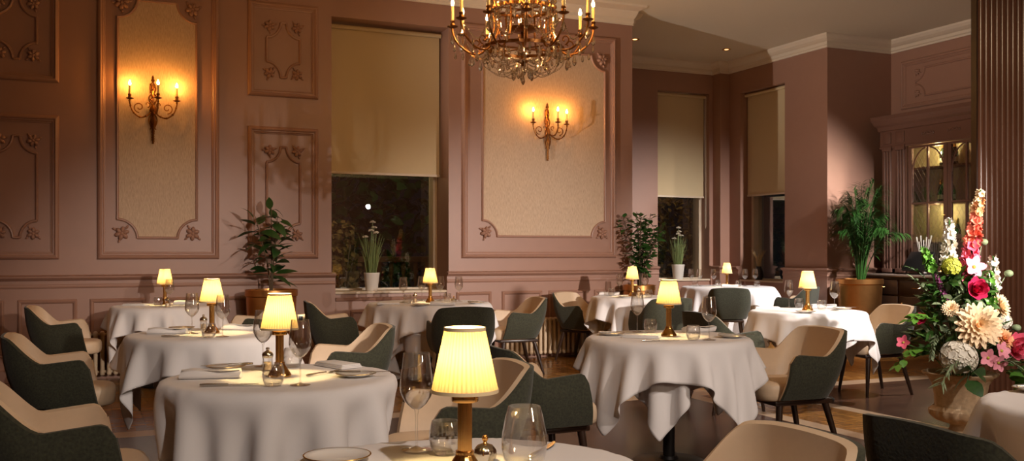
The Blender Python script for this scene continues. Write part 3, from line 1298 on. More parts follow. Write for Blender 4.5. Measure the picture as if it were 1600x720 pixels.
def make_napkin():
    r = thing('rolled_napkin', '', 'napkin')

    def fn(u, t):
        a = 2 * pi * u
        w = .030 + .006 * sin(t * 5 + 1)
        hgt = .016 + .004 * sin(t * 7)
        e = 1 if .04 < t < .96 else .94
        ca, sa = cos(a), sin(a)
        x = math.copysign(abs(ca) ** .6, ca) * w * e
        z = hgt + math.copysign(abs(sa) ** .7, sa) * hgt * e * (1 + .06 * sin(u * 25))
        return (x, (t - .5) * .235 + .004 * sin(u * 12), max(z, 0))
    v, f = grid(fn, 36, 12, True)
    f.append(tuple(range(35, -1, -1)))
    f.append(tuple(range(36 * 11, 36 * 12)))
    # an overlapping flap along the roll
    o = MB().add((v, f))
    o.add(grid(lambda a, t: (-.030 + .052 * a, (t - .5) * .230, .0325 + .004 * sin(a * 3) + .002 * sin(t * 7)), 6, 10))
    m = o.build('napkin_roll', 'napkin_linen', r, smooth=50)
    return r


def make_flat_napkin():
    r = thing('folded_napkin', '', 'napkin')
    m = MB()
    for k in range(3):
        m.add(rbox(-.055 + .004 * k, .055 - .003 * k, -.11 + .003 * k, .11 - .004 * k, .0 + .006 * k, .0062 + .006 * k, .0028))
    m.build('napkin_fold', 'napkin_linen', r)
    return r


def make_plate():
    r = thing('side_plate', '', 'plate')
    MB().add(lathe([(0, .0), (.045, .0), (.048, .003), (.070, .009), (.0815, .0135), (.0820, .0150), (.080, .0155), (.066, .0115), (.046, .006), (0, .005)], 44)).build('plate_dish', 'china', r, smooth=60)
    MB().add(lathe([(.0795, .0157), (.0825, .0158), (.0830, .0142), (.0818, .0132)], 44)).build('plate_rim', 'gold_rim', r)
    return r


def make_knife():
    r = thing('table_knife', '', 'knife')
    b = [(-.002, 0), (.010, .004), (.012, .05), (.010, .09), (.002, .115), (-.003, .118), (-.004, .05)]
    n = len(b)
    v = [(x, y, .004) for x, y in b] + [(x, y, .0055) for x, y in b]
    f = [tuple(range(n - 1, -1, -1)), tuple(range(n, 2 * n))] + [(i, (i + 1) % n, n + (i + 1) % n, n + i) for i in range(n)]
    MB().add((v, f)).build('knife_blade', 'steel', r, smooth=0)
    MB().add(tube([(.003, .004, .005), (.003, -.03, .005), (.003, -.075, .006), (.003, -.10, .006)], [.004, .0048, .0060, .0045], 10)).build('knife_handle', 'steel', r)
    return r


def make_fork():
    r = thing('table_fork', '', 'fork')
    MB().add(tube([(0, .02, .006), (0, -.03, .007), (0, -.085, .005), (0, -.10, .005)], [.003, .003, .0055, .0045], 10)).build('fork_handle', 'steel', r)
    m = MB()
    m.add(grid(lambda u, t: ((u - .5) * (.006 + .016 * min(1, t * 1.6)), .018 + .035 * t, .006 - .004 * sin(t * 2)), 5, 6))
    for k in range(4):
        x = -.009 + .006 * k
        m.add(tube([(x, .052, .0035), (x, .075, .004), (x, .095, .007)], [.0016, .0014, .0009], 6))
    m.build('fork_tines', 'steel', r)
    return r


def make_grinder():
    r = thing('pepper_grinder', '', 'grinder')
    MB().add(lathe([(0, 0), (.022, 0), (.023, .004), (.021, .010), (.020, .05), (.021, .056)], 24)).build('grinder_body', 'clear_glass', r)
    MB().add(lathe([(0, .004), (.016, .004), (.016, .038), (0, .038)], 16)).build('grinder_filling', 'petal_cream', r)
    MB().add(lathe([(.021, .056), (.023, .060), (.024, .070), (.020, .078), (.010, .084), (.006, .088), (.008, .094), (.007, .099), (0, .101)], 24)).build('grinder_cap', 'chrome', r)
    return r


def make_pot():
    """squat ribbed silver pot with a small knob"""
    r = thing('condiment_pot', '', 'pot')
    MB().add(lathe([(0, 0), (.018, 0), (.024, .006), (.028, .018), (.026, .030), (.018, .040), (.006, .045)], 60, lambda a, i: 1 + .05 * abs(cos(a * 6)))).build('pot_body', 'chrome', r)
    MB().add(lathe([(.006, .044), (.004, .048), (.0075, .054), (.008, .058), (.005, .064), (0, .065)], 20)).build('pot_knob', 'brass', r)
    return r


wine, tumb, stemless = Proto(make_wine), Proto(make_tumbler), Proto(make_stemless)
nap, fnap, plate, knife, fork, grinder, cpot = (Proto(f) for f in (make_napkin, make_flat_napkin, make_plate, make_knife, make_fork, make_grinder, make_pot))


def put(proto, t, dx, dy, label, a=0., dz=0., group=None, **k):
    x, y = TAB[t]
    return proto.put(label, (x + dx, y + dy, ZT + dz), radians(a), group, **k)
put(wine, 'T1', 0.018, -0.307, 'tall wine glass nearest the edge of the second left-row table, right of its lamp', 0)
put(wine, 'T1', -0.009, 0.362, 'wine glass behind the tumbler and grinder on the second left-row table', 0)
put(tumb, 'T1', -0.079, -0.282, 'empty tumbler in front of the lamp foot on the second left-row table', 0)
put(tumb, 'T1', 0.106, 0.285, 'tumbler half hidden behind the lamp stem on the second left-row table', 0)
put(grinder, 'T1', -0.018, 0.194, 'clear grinder with silver cap just left of the lamp stem on the second left-row table', 0)
put(nap, 'T1', -0.268, 0.039, 'white rolled napkin lying at the left of the second left-row table', 254)
put(knife, 'T1', -0.239, -0.211, 'table knife lying in front of the rolled napkin on the second left-row table', 258)
put(plate, 'T1', -0.172, 0.328, 'gold-rimmed side plate behind the rolled napkin on the second left-row table', 0)
put(knife, 'T1', -0.162, 0.308, 'knife resting across the plate behind the rolled napkin, second left-row table', 86, 0.0155)
put(plate, 'T1', 0.279, -0.141, 'gold-rimmed side plate at the right edge of the second left-row table', 0)
put(knife, 'T1', 0.289, -0.161, 'knife laid over the plate at the right edge of the second left-row table', 250, 0.0155)
put(fork, 'T1', 0.175, -0.007, 'fork leaning beside the plate at the right of the second left-row table', 306)
put(fnap, 'T1', 0.294, 0.225, 'flat folded napkin behind the right-hand plate on the second left-row table', 20)
put(wine, 'T2', -0.097, -0.015, 'wine glass left of the lamp stem on the middle left-row table', 0)
put(wine, 'T2', 0.048, -0.321, 'wine glass right of the lamp stem on the middle left-row table', 0)
put(tumb, 'T2', -0.036, -0.355, 'tumbler before the lamp foot on the middle left-row table', 0)
put(grinder, 'T2', -0.001, 0.237, 'glinting grinder left of the lamp on the middle left-row table', 0)
put(nap, 'T2', -0.236, 0.030, 'white rolled napkin at the left end of the middle left-row table', 250)
put(knife, 'T2', -0.191, -0.228, 'knife lying before the napkin on the middle left-row table', 256)
put(plate, 'T2', -0.124, 0.349, 'gold-rimmed side plate behind the napkin on the middle left-row table', 0)
put(nap, 'T2', 0.219, 0.139, 'creamy rolled napkin right of the lamp on the middle left-row table', 234)
put(tumb, 'T3', -0.078, -0.192, 'tumbler left of the lamp on the table by the lone sconce wall', 0)
put(wine, 'T3', 0.028, -0.127, 'wine glass right of the lamp on the table by the lone sconce wall', 0)
put(grinder, 'T3', -0.012, -0.410, 'grinder before the lamp on the table by the lone sconce wall', 0)
put(fnap, 'T3', -0.263, 0.003, 'folded napkin left of the lamp on the table by the lone sconce wall', 60)
put(nap, 'T3', 0.197, 0.031, 'rolled napkin right of the lamp on the table by the lone sconce wall', 252)
put(wine, 'T4', -0.251, 0.071, 'wine glass on the big window table, first from the white-potted allium', 0)
put(wine, 'T4', 0.035, 0.343, 'wine glass on the big window table just left of the lamp shade', 0)
put(wine, 'T4', 0.210, 0.265, 'wine glass on the big window table just right of the lamp', 0)
put(wine, 'T4', 0.341, 0.070, 'wine glass on the big window table in front of the pale dado', 0)
put(tumb, 'T4', -0.246, -0.058, 'tumbler beside the first wine glass on the big window table', 0)
put(tumb, 'T4', 0.192, 0.004, 'tumbler between the two right-hand wine glasses on the big window table', 0)
put(cpot, 'T4', 0.209, -0.134, 'small silver condiment pot on the big window table', 0)
put(grinder, 'T4', -0.146, 0.024, 'clear grinder left of the lamp on the big window table', 0)
put(fnap, 'T4', -0.483, -0.196, 'folded napkin at the left end of the big window table', 75)
put(plate, 'T4', -0.265, -0.516, 'side plate before the lamp on the big window table', 0)
put(nap, 'T4', -0.069, -0.576, 'rolled napkin right of the lamp on the big window table', 246)
put(plate, 'T4', 0.328, -0.437, 'side plate at the right end of the big window table', 0)
put(knife, 'T4', 0.338, -0.457, 'knife over the plate at the right end of the big window table', 242, 0.0155)
put(wine, 'T5', -0.020, 0.329, 'wine glass left of the lamp on the mid-room table', 0)
put(tumb, 'T5', 0.031, 0.254, 'tumbler left of the lamp on the mid-room table', 0)
put(tumb, 'T5', -0.019, -0.283, 'tumbler right of the lamp on the mid-room table', 0)
put(wine, 'T5', 0.063, -0.321, 'wine glass right of the lamp on the mid-room table', 0)
put(fnap, 'T5', -0.204, -0.025, 'flat folded napkin spread before the lamp on the mid-room table', 48)
put(plate, 'T5', -0.285, 0.197, 'side plate at the left edge of the mid-room table', 0)
put(knife, 'T5', -0.275, 0.177, 'knife over the plate at the left edge of the mid-room table', 254, 0.0155)
put(knife, 'T5', -0.241, -0.269, 'knife lying at the front edge of the mid-room table', 248)
put(nap, 'T5', 0.334, 0.160, 'rolled napkin behind the right-hand tumbler on the mid-room table', 276)
put(plate, 'T5', 0.284, -0.237, 'side plate at the right edge of the mid-room table', 0)
put(knife, 'T5', 0.294, -0.257, 'knife over the plate at the right edge of the mid-room table', 246, 0.0155)
put(wine, 'T6', 0.040, 0.362, 'wine glass left of the lamp on the table by the small-leaved plant', 0)
put(tumb, 'T6', -0.128, 0.263, 'tumbler left of the wine glass on the table by the small-leaved plant', 0)
put(grinder, 'T6', 0.162, 0.134, 'clear grinder right of the lamp on the table by the small-leaved plant', 0)
put(wine, 'T6', 0.321, 0.256, 'wine glass right of the lamp on the table by the small-leaved plant', 0)
put(tumb, 'T6', 0.028, -0.298, 'tumbler in front of the right-hand wine glass, table by the small-leaved plant', 0)
put(plate, 'T6', -0.252, -0.271, 'side plate before the lamp on the table by the small-leaved plant', 0)
put(nap, 'T6', -0.105, 0.355, 'rolled napkin at the left end of the table by the small-leaved plant', 246)
put(wine, 'T7', -0.349, 0.415, 'wine glass nearest the white-potted allium on the window bay table', 0)
put(wine, 'T7', -0.377, 0.164, 'second wine glass from the allium on the window bay table', 0)
put(wine, 'T7', -0.191, 0.081, 'wine glass just left of the lamp on the window bay table', 0)
put(wine, 'T7', 0.263, -0.055, 'wine glass right of the lamp before the pale window jamb, window bay table', 0)
put(wine, 'T7', 0.476, -0.018, 'wine glass furthest from the lamp on the window bay table', 0)
put(tumb, 'T7', -0.506, 0.090, 'tumbler between the first two wine glasses on the window bay table', 0)
put(tumb, 'T7', -0.023, 0.204, 'tumbler tucked beside the lamp on the window bay table', 0)
put(tumb, 'T7', 0.066, -0.164, 'tumbler right of the lamp on the window bay table', 0)
put(tumb, 'T7', 0.310, -0.273, 'tumbler at the right end of the window bay table', 0)
put(nap, 'T7', -0.126, -0.210, 'rolled napkin in front of the lamp on the window bay table', 246)
put(wine, 'T8', 0.127, 0.390, 'wine glass left of the lamp on the table before the palm', 0)
put(tumb, 'T8', 0.209, 0.353, 'tumbler left of the lamp on the table before the palm', 0)
put(tumb, 'T8', 0.151, -0.006, 'tumbler right of the lamp on the table before the palm', 0)
put(wine, 'T8', 0.190, -0.119, 'wine glass right of the lamp, before the copper palm pot', 0)
put(fnap, 'T8', -0.169, 0.329, 'folded napkin at the left end of the table before the palm', 60)
put(nap, 'T8', 0.326, 0.175, 'rolled napkin behind the right-hand wine glass on the table before the palm', 256)
put(plate, 'T8', 0.369, -0.020, 'side plate at the right end of the table before the palm', 0)
put(knife, 'T8', 0.379, -0.040, 'knife over the plate at the right end of the table before the palm', 246, 0.0155)
put(plate, 'T8', -0.254, -0.269, 'side plate before the lamp foot on the table before the palm', 0)
put(wine, 'T9', -0.006, 0.305, 'tall wine glass left of the largest lamp on the frontmost table', 0)
put(tumb, 'T9', 0.046, 0.230, 'tumbler just left of the largest lamp on the frontmost table', 0)
put(stemless, 'T9', 0.162, 0.007, 'large stemless tapering glass right of the largest lamp on the frontmost table', 0)
put(cpot, 'T9', 0.103, 0.107, 'ribbed silver condiment pot with a brass knob beside the largest lamp', 0)
put(plate, 'T9', -0.222, 0.267, 'gold-rimmed side plate at the left edge of the frontmost table', 0)
put(knife, 'T9', 0.278, 0.157, 'knife whose handle end shows behind the stemless glass on the frontmost table', 316)
put(plate, 'T10', -0.002, 0.370, 'gold-rimmed plate at the edge of the table beside the urn', 0)
put(knife, 'T10', 0.008, 0.350, 'knife lying across the plate on the table beside the urn', 246, 0.0155)
# ------------------------------------------------------------------ candle sconces and the chandelier


def flame_bulb(h=.05, r=.011):
    return lathe([(0, 0), (r * .55, .0), (r * .95, h * .2), (r, h * .36), (r * .7, h * .62), (r * .3, h * .86), (0, h)], 12)


def scroll(cx, cy, cz, r, a0, a1, plane, n=14, shrink=.35):
    """spiral in the vertical plane through direction plane"""
    P = []
    for k in range(n + 1):
        t = k / n
        a = a0 + (a1 - a0) * t
        rr = r * (1 - (1 - shrink) * t)
        P.append((cx + plane[0] * rr * cos(a), cy + plane[1] * rr * cos(a), cz + rr * sin(a)))
    return P


def make_sconce():
    r = thing('wall_sconce', '', 'sconce')
    # local: wall plane y = 0, room towards -y, origin at lower tip
    m = MB()
    m.add(lathe([(0, .0), (.012, .006), (.008, .02), (.013, .04), (.010, .10), (.016, .13), (.012, .16), (.022, .20), (.030, .23), (.020, .26), (.014, .29), (.030, .32), (.036, .35), (.026, .38), (.014, .40), (0, .41)], 14, lambda a, i: 1 + .12 * cos(a * 5)), T(0, -.035, 0))
    for k in range(9):
        m.add(ball(.0085, 8, 5), T(.009 * (-1) ** k, -.035, .03 + k * .013))
    m.build('tail_drop', 'aged_brass', r)
    m = MB()
    for sx in (-1, 1):
        m.add(tube(spline([(0, -.02, .40), (.028 * sx, -.02, .44), (.035 * sx, -.02, .485), (.012 * sx, -.02, .52), (.026 * sx, -.02, .56), (.022 * sx, -.02, .60), (0, -.02, .64)], 5), .0065, 8))
        m.add(tube(spline([(0, -.03, .33), (.036 * sx, -.03, .27), (.036 * sx, -.03, .22), (.018 * sx, -.03, .17), (.03 * sx, -.03, .15)], 5), .006, 8))
    for k in range(9):
        m.add(ball(.010, 8, 6), T(.024 * sin(k * 2.1), -.024, .405 + k * .026))
    m.add(lathe([(0, .635), (.014, .645), (.020, .655), (.010, .675), (.012, .685), (.0, .71)], 12), T(0, -.02, 0))
    m.add(rbox(-.016, .016, -.016, .0, .34, .62, .005))
    m.build('backplate', 'aged_brass', r)
    for (ex, ey) in ((-.225, -.10), (.035, -.24), (.225, -.10)):
        if ex == .035:
            arm = spline([(0, -.04, .34), (.012, -.10, .30), (.025, -.18, .30), (.033, -.235, .36), (ex, ey, .44)], 6)
        else:
            s = 1 if ex > 0 else -1
            arm = spline([(.012 * s, -.04, .335), (.06 * s, -.06, .285), (.13 * s, -.085, .265), (.195 * s, -.098, .315), (ex, ey, .40), (ex, ey, .44)], 6)
        m = MB().add(tube(arm, [.0075] * len(arm), 8))
        if ex != .035:
            s = 1 if ex > 0 else -1
            sc = scroll(.135 * s, -.08, .365, .055, -pi / 2, pi * 1.9, (s, 0, 0), 22, .25)
            m.add(tube(sc, .0055, 7))
            sc = scroll(.055 * s, -.06, .40, .030, -pi / 2, pi * 1.2, (-s, 0, 0), 16, .3)
            m.add(tube(sc, .005, 7))
        for k in range(2, len(arm) - 2, 5):
            m.add(ball(.0115, 8, 6), T(*arm[k]))
        a = m.build('sconce_arm', 'aged_brass', r)
        MB().add(lathe([(0, .432), (.012, .436), (.036, .446), (.038, .450), (.014, .452), (.016, .462), (.012, .470), (.018, .480), (.016, .492), (.012, .494)], 18), T(ex, ey, 0)).build('drip_pan', 'aged_brass', a)
        MB().add(lathe([(0, .490), (.0115, .490), (.0115, .575), (.0105, .580), (0, .580)], 14), T(ex, ey, 0)).build('candle_tube', 'candle_tube', a)
        MB().add(flame_bulb(.052, .0125), T(ex, ey, .580)).build('candle_bulb', 'flame', a)
    return r


sconce = Proto(make_sconce)
sconce.put('gilt three-candle wall sconce on the tall narrow wallpaper panel', (.655, W - .006, 2.375))
sconce.put('gilt three-candle wall sconce on the wide wallpaper panel below the chandelier', (5.16, W - .006, 2.375))


def drop_vf(h, r):
    return lathe([(0, 0), (r * .55, h * .10), (r, h * .30), (r * .72, h * .58), (r * .28, h * .88), (0, h)], 6)


def make_chandelier():
    c = thing('chandelier', 'large gilt and crystal chandelier with lit candle bulbs', 'chandelier', (3.14, 6.84, 0))
    zc = 3.03            # cup level
    m = MB()
    m.add(lathe([(0, 2.72), (.012, 2.72), (.020, 2.74), (.045, 2.755), (.055, 2.765), (.030, 2.775), (.020, 2.82), (.028, 2.86), (.016, 2.88), (.016, 3.9)], 20))
    m.add(lathe([(0, 2.99), (.05, 2.98), (.11, 3.0), (.125, 3.02), (.05, 3.03), (.02, 3.05)], 24, lambda a, i: 1 + .05 * cos(a * 12)))
    m.add(lathe([(0, 3.86), (.06, 3.86), (.09, 3.90), (.03, 3.94), (.012, 3.96)], 20))
    m.build('central_stem', 'aged_brass', c)
    MB().add(tube([(0, 0, 3.94), (0, 0, HC - .03)], .012, 8)).build('hanging_rod', 'aged_brass', c)
    MB().add(lathe([(0, HC - .05), (.05, HC - .045), (.10, HC - .01), (.10, HC - .002), (0, HC - .002)], 24)).build('ceiling_rose', 'aged_brass', c)
    # cage of rods between two hoops
    m = MB()
    for z, rr in ((3.165, .235), (2.86, .30)):
        m.add(lathe([(rr - .012, z - .012), (rr + .012, z - .012), (rr + .014, z + .012), (rr - .012, z + .012), (rr - .012, z - .012)], 48, lambda a, i: 1 + .02 * cos(a * 24)))
    for k in range(12):
        a = k * pi / 6 + .2
        m.add(tube(spline([(.235 * cos(a), .235 * sin(a), 3.165), (.225 * cos(a), .225 * sin(a), 3.02), (.26 * cos(a), .26 * sin(a), 2.91), (.30 * cos(a), .30 * sin(a), 2.86)], 4), .007, 7))
    for k in range(6):
        a = k * pi / 3
        m.add(tube([(.015 * cos(a), .015 * sin(a), 2.86), (.30 * cos(a), .30 * sin(a), 2.86)], .006, 6))
        m.add(tube([(.015 * cos(a), .015 * sin(a), 3.165), (.235 * cos(a), .235 * sin(a), 3.165)], .006, 6))
        # crown-ward sweep of the frame above
        m.add(tube(spline([(.235 * cos(a), .235 * sin(a), 3.165), (.25 * cos(a), .25 * sin(a), 3.35), (.13 * cos(a), .13 * sin(a), 3.6), (.07 * cos(a), .07 * sin(a), 3.88)], 5), .008, 7))
    m.build('cage', 'aged_brass', c)
    n = 12
    ends = []
    arm_me = None
    for k in range(n):
        a = radians(8 + 30 * k)
        if arm_me is None:
            P = spline([(.26, 0, 2.90), (.33, 0, 2.82), (.43, 0, 2.83), (.52, 0, 2.91), (.55, 0, 2.985), (.55, 0, 3.02)], 6)
            am = MB().add(tube(P, .0085, 8))
            sc = scroll(.36, 0, 2.895, .04, -pi / 2, pi * 1.4, (1, 0, 0), 14, .3)
            am.add(tube(sc, .0055, 6))
            o = am.build('chandelier_arm', 'aged_brass', c)
            q = MB().add(lathe([(0, 3.01), (.012, 3.012), (.04, 3.024), (.043, 3.030), (.016, 3.032), (.019, 3.045), (.014, 3.056), (.020, 3.068), (.016, 3.075)], 18), T(.55, 0, 0)).build('drip_pan', 'aged_brass', o)
            w = MB().add(lathe([(0, 3.07), (.0125, 3.07), (.0125, 3.185), (.011, 3.19), (0, 3.19)], 14), T(.55, 0, 0)).build('candle_tube', 'candle_tube', o)
            b = MB().add(flame_bulb(.058, .012), T(.55, 0, 3.19)).build('candle_bulb', 'chandelier_flame', o)
            arm_me = (o, q, w, b)
            o.rotation_euler = (0, 0, a)
        else:
            o = arm_me[0].copy()
            COL.objects.link(o)
            o.rotation_euler = (0, 0, a)
            for p in arm_me[1:]:
                d = p.copy()
                COL.objects.link(d)
                d.parent = o
        ends.append(a)
    # crystal drops: large pendants under cups and hoops
    big = drop_vf(.095, .019)
    small = drop_vf(.06, .013)
    rr = random.Random(5)
    spots = []
    for a in ends:
        spots.append((.55, a, 2.885, 0))
        spots.append((.47, a + .06, 2.76, 1))
        spots.append((.40, a - .07, 2.72, 0))
        spots.append((.55, a + .26, 2.80, 1))
    for k in range(24):
        a = k * pi / 12
        spots.append((.30, a, 2.74 + .015 * (k % 2), k % 2))
    for k in range(24):
        spots.append((.25 + .015 * (k % 2), k * pi / 12 + .1, 3.07 - .03 * (k % 2), 1 - k % 2))
    for k in range(12):
        spots.append((.19, k * pi / 6, 2.70, 1))
    for k in range(10):
        spots.append((.075 + .02 * (k % 2), k * pi / 5, 2.61 + .035 * (k % 2), k % 2))
    spots.append((0, 0, 2.575, 0))
    mes = {}
    for (r0, a, z, kd) in spots:
        if kd not in mes:
            o = MB().add(small if kd else big).build('crystal_drop', 'crystal', c, smooth=0)
            mes[kd] = o
        else:
            o = mes[kd].copy()
            COL.objects.link(o)
        o.location = (r0 * cos(a), r0 * sin(a), z)
        o.rotation_euler = (0, 0, a)
    # strings and swags of beads
    m = MB()
    bead = ball(.0095, 6, 4)

    def string(P, q, s=1.):
        L = sum((Vector(P[i + 1]) - Vector(P[i])).length for i in range(len(P) - 1))
        k = max(2, int(L / (.0195 * s)))
        for i in range(k + 1):
            t = i / k * (len(P) - 1)
            j = min(int(t), len(P) - 2)
            p = Vector(P[j]).lerp(Vector(P[j + 1]), t - j)
            q.add(bead, T(*p) @ Matrix.Scale(s, 4))
    for i, a in enumerate(ends):
        a2 = a + pi / 6
        string(spline([(.53 * cos(a), .53 * sin(a), 2.99), (.50 * cos(a + pi / 12), .50 * sin(a + pi / 12), 2.86), (.53 * cos(a2), .53 * sin(a2), 2.99)], 6), m, .8)
        string(spline([(.235 * cos(a), .235 * sin(a), 3.16), (.25 * cos(a), .25 * sin(a), 2.99), (.30 * cos(a), .30 * sin(a), 2.87)], 5), m, 1.05)
        string(spline([(.30 * cos(a), .30 * sin(a), 2.85), (.20 * cos(a), .20 * sin(a), 2.755), (.06 * cos(a), .06 * sin(a), 2.76)], 6), m, .8)
        string(spline([(.33 * cos(a), .33 * sin(a), 2.83), (.30 * cos(a), .30 * sin(a), 2.72), (.17 * cos(a), .17 * sin(a), 2.655), (.05 * cos(a), .05 * sin(a), 2.70)], 6), m, .7)
        string([(.235 * cos(a), .235 * sin(a), 3.18), (.245 * cos(a), .245 * sin(a), 3.30)], m, 2.1)
        string([(.25 * cos(a + .26), .25 * sin(a + .26), 3.17), (.25 * cos(a + .26), .25 * sin(a + .26), 3.26)], m, 2.3)
        string(spline([(.235 * cos(a), .235 * sin(a), 3.17), (.27 * cos(a + pi / 12), .27 * sin(a + pi / 12), 3.13), (.235 * cos(a2), .235 * sin(a2), 3.17)], 5), m, 1.2)
    o = m.build('crystal_beads', 'crystal', c, smooth=0)
    o['kind'] = 'stuff'
    return c


make_chandelier()


def downlight(x, y, label):
    r = thing('ceiling_spotlight', label, 'spotlight', (x, y, HC))
    MB().add(lathe([(.045, .0), (.062, .0), (.062, -.008), (.048, -.010), (.045, 0)], 28)).build('spotlight_ring', 'brass', r)
    MB().add(lathe([(0, -.002), (.030, -.002), (.030, -.006), (0, -.006)], 20)).build('spotlight_lens', 'spot_glow', r)


downlight(7.21, 11.87, 'small recessed ceiling spotlight just past the end of the panelled wall')
downlight(8.83, 11.91, 'small recessed ceiling spotlight nearer the corner pier of the bay')

# unseen spots and fill lights added to brighten the room, without fittings
WARM, NEUT = (1, .74, .46), (1, .90, .82)


def spot(name, loc, target, power, col, size=60, blend=.6, radius=.05):
    o = point_light(name, loc, power, col, radius, kind='SPOT')
    o.data.spot_size = radians(size)
    o.data.spot_blend = blend
    o.rotation_euler = (Vector(target) - Vector(loc)).to_track_quat('-Z', 'Y').to_euler()
    return o


spot('fill_bay', (9.3, 6.6, 3.6), (8.5, 11.4, .5), 2000, (1, .95, .93), 62, 1.)  # unseen spot added to whiten the bay tablecloth
spot('fill_bar', (8.8, 5.9, 3.9), (6.1, 6.9, .5), 800, (1, .94, .92), 50)  # unseen spot added for the right side of the table before the palm
spot('fill_room', (4.6, -.8, 4.1), (3.1, 5.6, .4), 640, (1, .86, .76), 52)  # unseen fill spot added behind the camera for the mid-room tables
spot('fill_room', (1.2, -1.0, 4.1), (.9, 3.9, .4), 430, (1, .86, .76), 52)  # second added fill spot, for the left row of tables
spot('fill_panelling', (6.0, .5, 2.3), (4.8, 10.5, .6), 2900, (1, .88, .80), 29, 1.)  # unseen spot added to brighten the lower wall right of the window
spot('fill_panelling', (2.4, .0, 2.3), (.9, 10.5, .55), 1150, (1, .84, .72), 22, .9)  # the same kind of added spot for the left panelling
spot('fill_flowers', (3.6, 2.2, 4.2), (5.6, 4.9, 1.3), 230, NEUT, 44)  # unseen spot added to light the flower arrangement
spot('fill_ceiling', (-3.2, 7.05, .8), (7.4, 9.8, 4.5), 1900, (1, .90, .80), 32, .9)  # unseen upward spot added to brighten the bay ceiling
point_light('fill_ambient', (3.6, -2.0, 2.3), 150, (1, .80, .60), .35)  # unseen soft light added to lift walls and ceiling overall
spot('fill_pier', (4.6, 1.2, 3.9), (6.9, 5.4, 1.7), 300, WARM, 48, 1.)  # unseen spot added to bring up the fluted pier
spot('added_palm_spot', (10.55, 7.5, 2.35), (9.70, 10.4, 1.5), 330, (1, .86, .76), 48, 1.)  # unseen spot added to throw the palm's shadow and light the wall
# ------------------------------------------------------------------ radiators, socket


def radiator(x0, n, label, yb):
    r = thing('column_radiator', label, 'radiator', (x0, yb, 0))
    for i in range(n):
        x = i * .062
        m = MB()
        for y in (-.055, .0, .055):
            m.add(tube([(x, y, .07), (x, y, .45)], .020, 10))
        for z in (.075, .455):
            m.add(rbox(x - .022, x + .022, -.078, .078, z - .026, z + .026, .018, 3))
        if i in (0, n - 1):
            m.add(rbox(x - .018, x + .018, -.06, .06, 0, .06, .006))
        m.build('radiator_section', 'radiator_paint', r, smooth=50)
    MB().add(tube([(0, 0, .08), ((n - 1) * .062, 0, .08)], .012, 8)).add(tube([(0, 0, .45), ((n - 1) * .062, 0, .45)], .012, 8)).build('connecting_pipe', 'radiator_paint', r)


radiator(4.55, 23, 'cream column radiator under the wide wallpaper panel', W - .15)
radiator(.05, 17, 'cream column radiator behind the table by the lone sconce wall', W - .15)
s = thing('wall_socket', 'metal double wall socket in the dado beside the copper plant pot', 'socket', (2.20, W - .038, .55))
MB().add(rbox(-.074, .074, -.008, 0, -.043, .043, .003)).build('socket_plate', 'socket_plate', s)
for dx in (-.036, .036):
    MB().add(rbox(dx - .022, dx + .022, -.010, -.006, -.026, .02, .001)).build('socket_insert', 'black_plastic', s)
pl = thing('plug_and_cord', 'black plug with a flex trailing down from the wall socket', 'plug', (2.20, W - .048, .55))
MB().add(rbox(.012, .06, -.040, 0, -.026, .024, .008)).build('plug_body', 'black_plastic', pl)
MB().add(tube(spline([(.036, -.035, -.02), (.045, -.06, -.10), (.06, -.03, -.25), (.10, -.03, -.40), (.14, -.04, -.545)], 6), .004, 6)).build('plug_cord', 'black_plastic', pl)

# ------------------------------------------------------------------ plants


def leaf(L, w, bend=.35, n=6, fold=.12, tip=1.2):
    """blade along +x, drooping by bend, creased along the midrib"""
    v, f = [], []
    for i in range(n + 1):
        t = i / n
        ww = w * (sin(pi * min(1, t ** .85)) ** .8 if 0 < t < 1 else 0) * (1 if t < .5 else (1 - (t - .5) * .12 * tip))
        x = L * (t - bend * bend * t * t * .35)
        z = -bend * L * t * t
        v += [(x, -ww, z + fold * ww), (x, 0, z), (x, ww, z + fold * ww)]
    for i in range(n):
        a = i * 3
        f += [(a, a + 3, a + 4, a + 1), (a + 1, a + 4, a + 5, a + 2)]
    return v, f


def aim(p, az, el, roll=0):
    return T(*p) @ Matrix.Rotation(az, 4, 'Z') @ Matrix.Rotation(-el, 4, 'Y') @ Matrix.Rotation(roll, 4, 'X')


def planter(name, label, loc, r, h):
    p = thing(name, label, 'planter', loc)
    MB().add(lathe([(0, .0), (r * .72, 0), (r * .74, .01), (r * .90, h * .6), (r * .95, h - .09), (r * .955, h - .075), (r * 1.0, h - .065), (r * 1.0, h - .004), (r * .985, h), (r * .95, h), (r * .93, h - .08), (0, h - .08)], 48)).build('planter_shell', 'copper', p, smooth=35)
    MB().add(lathe([(0, h - .075), (r * .925, h - .072)], 24)).build('soil', 'soil', p)
    return p


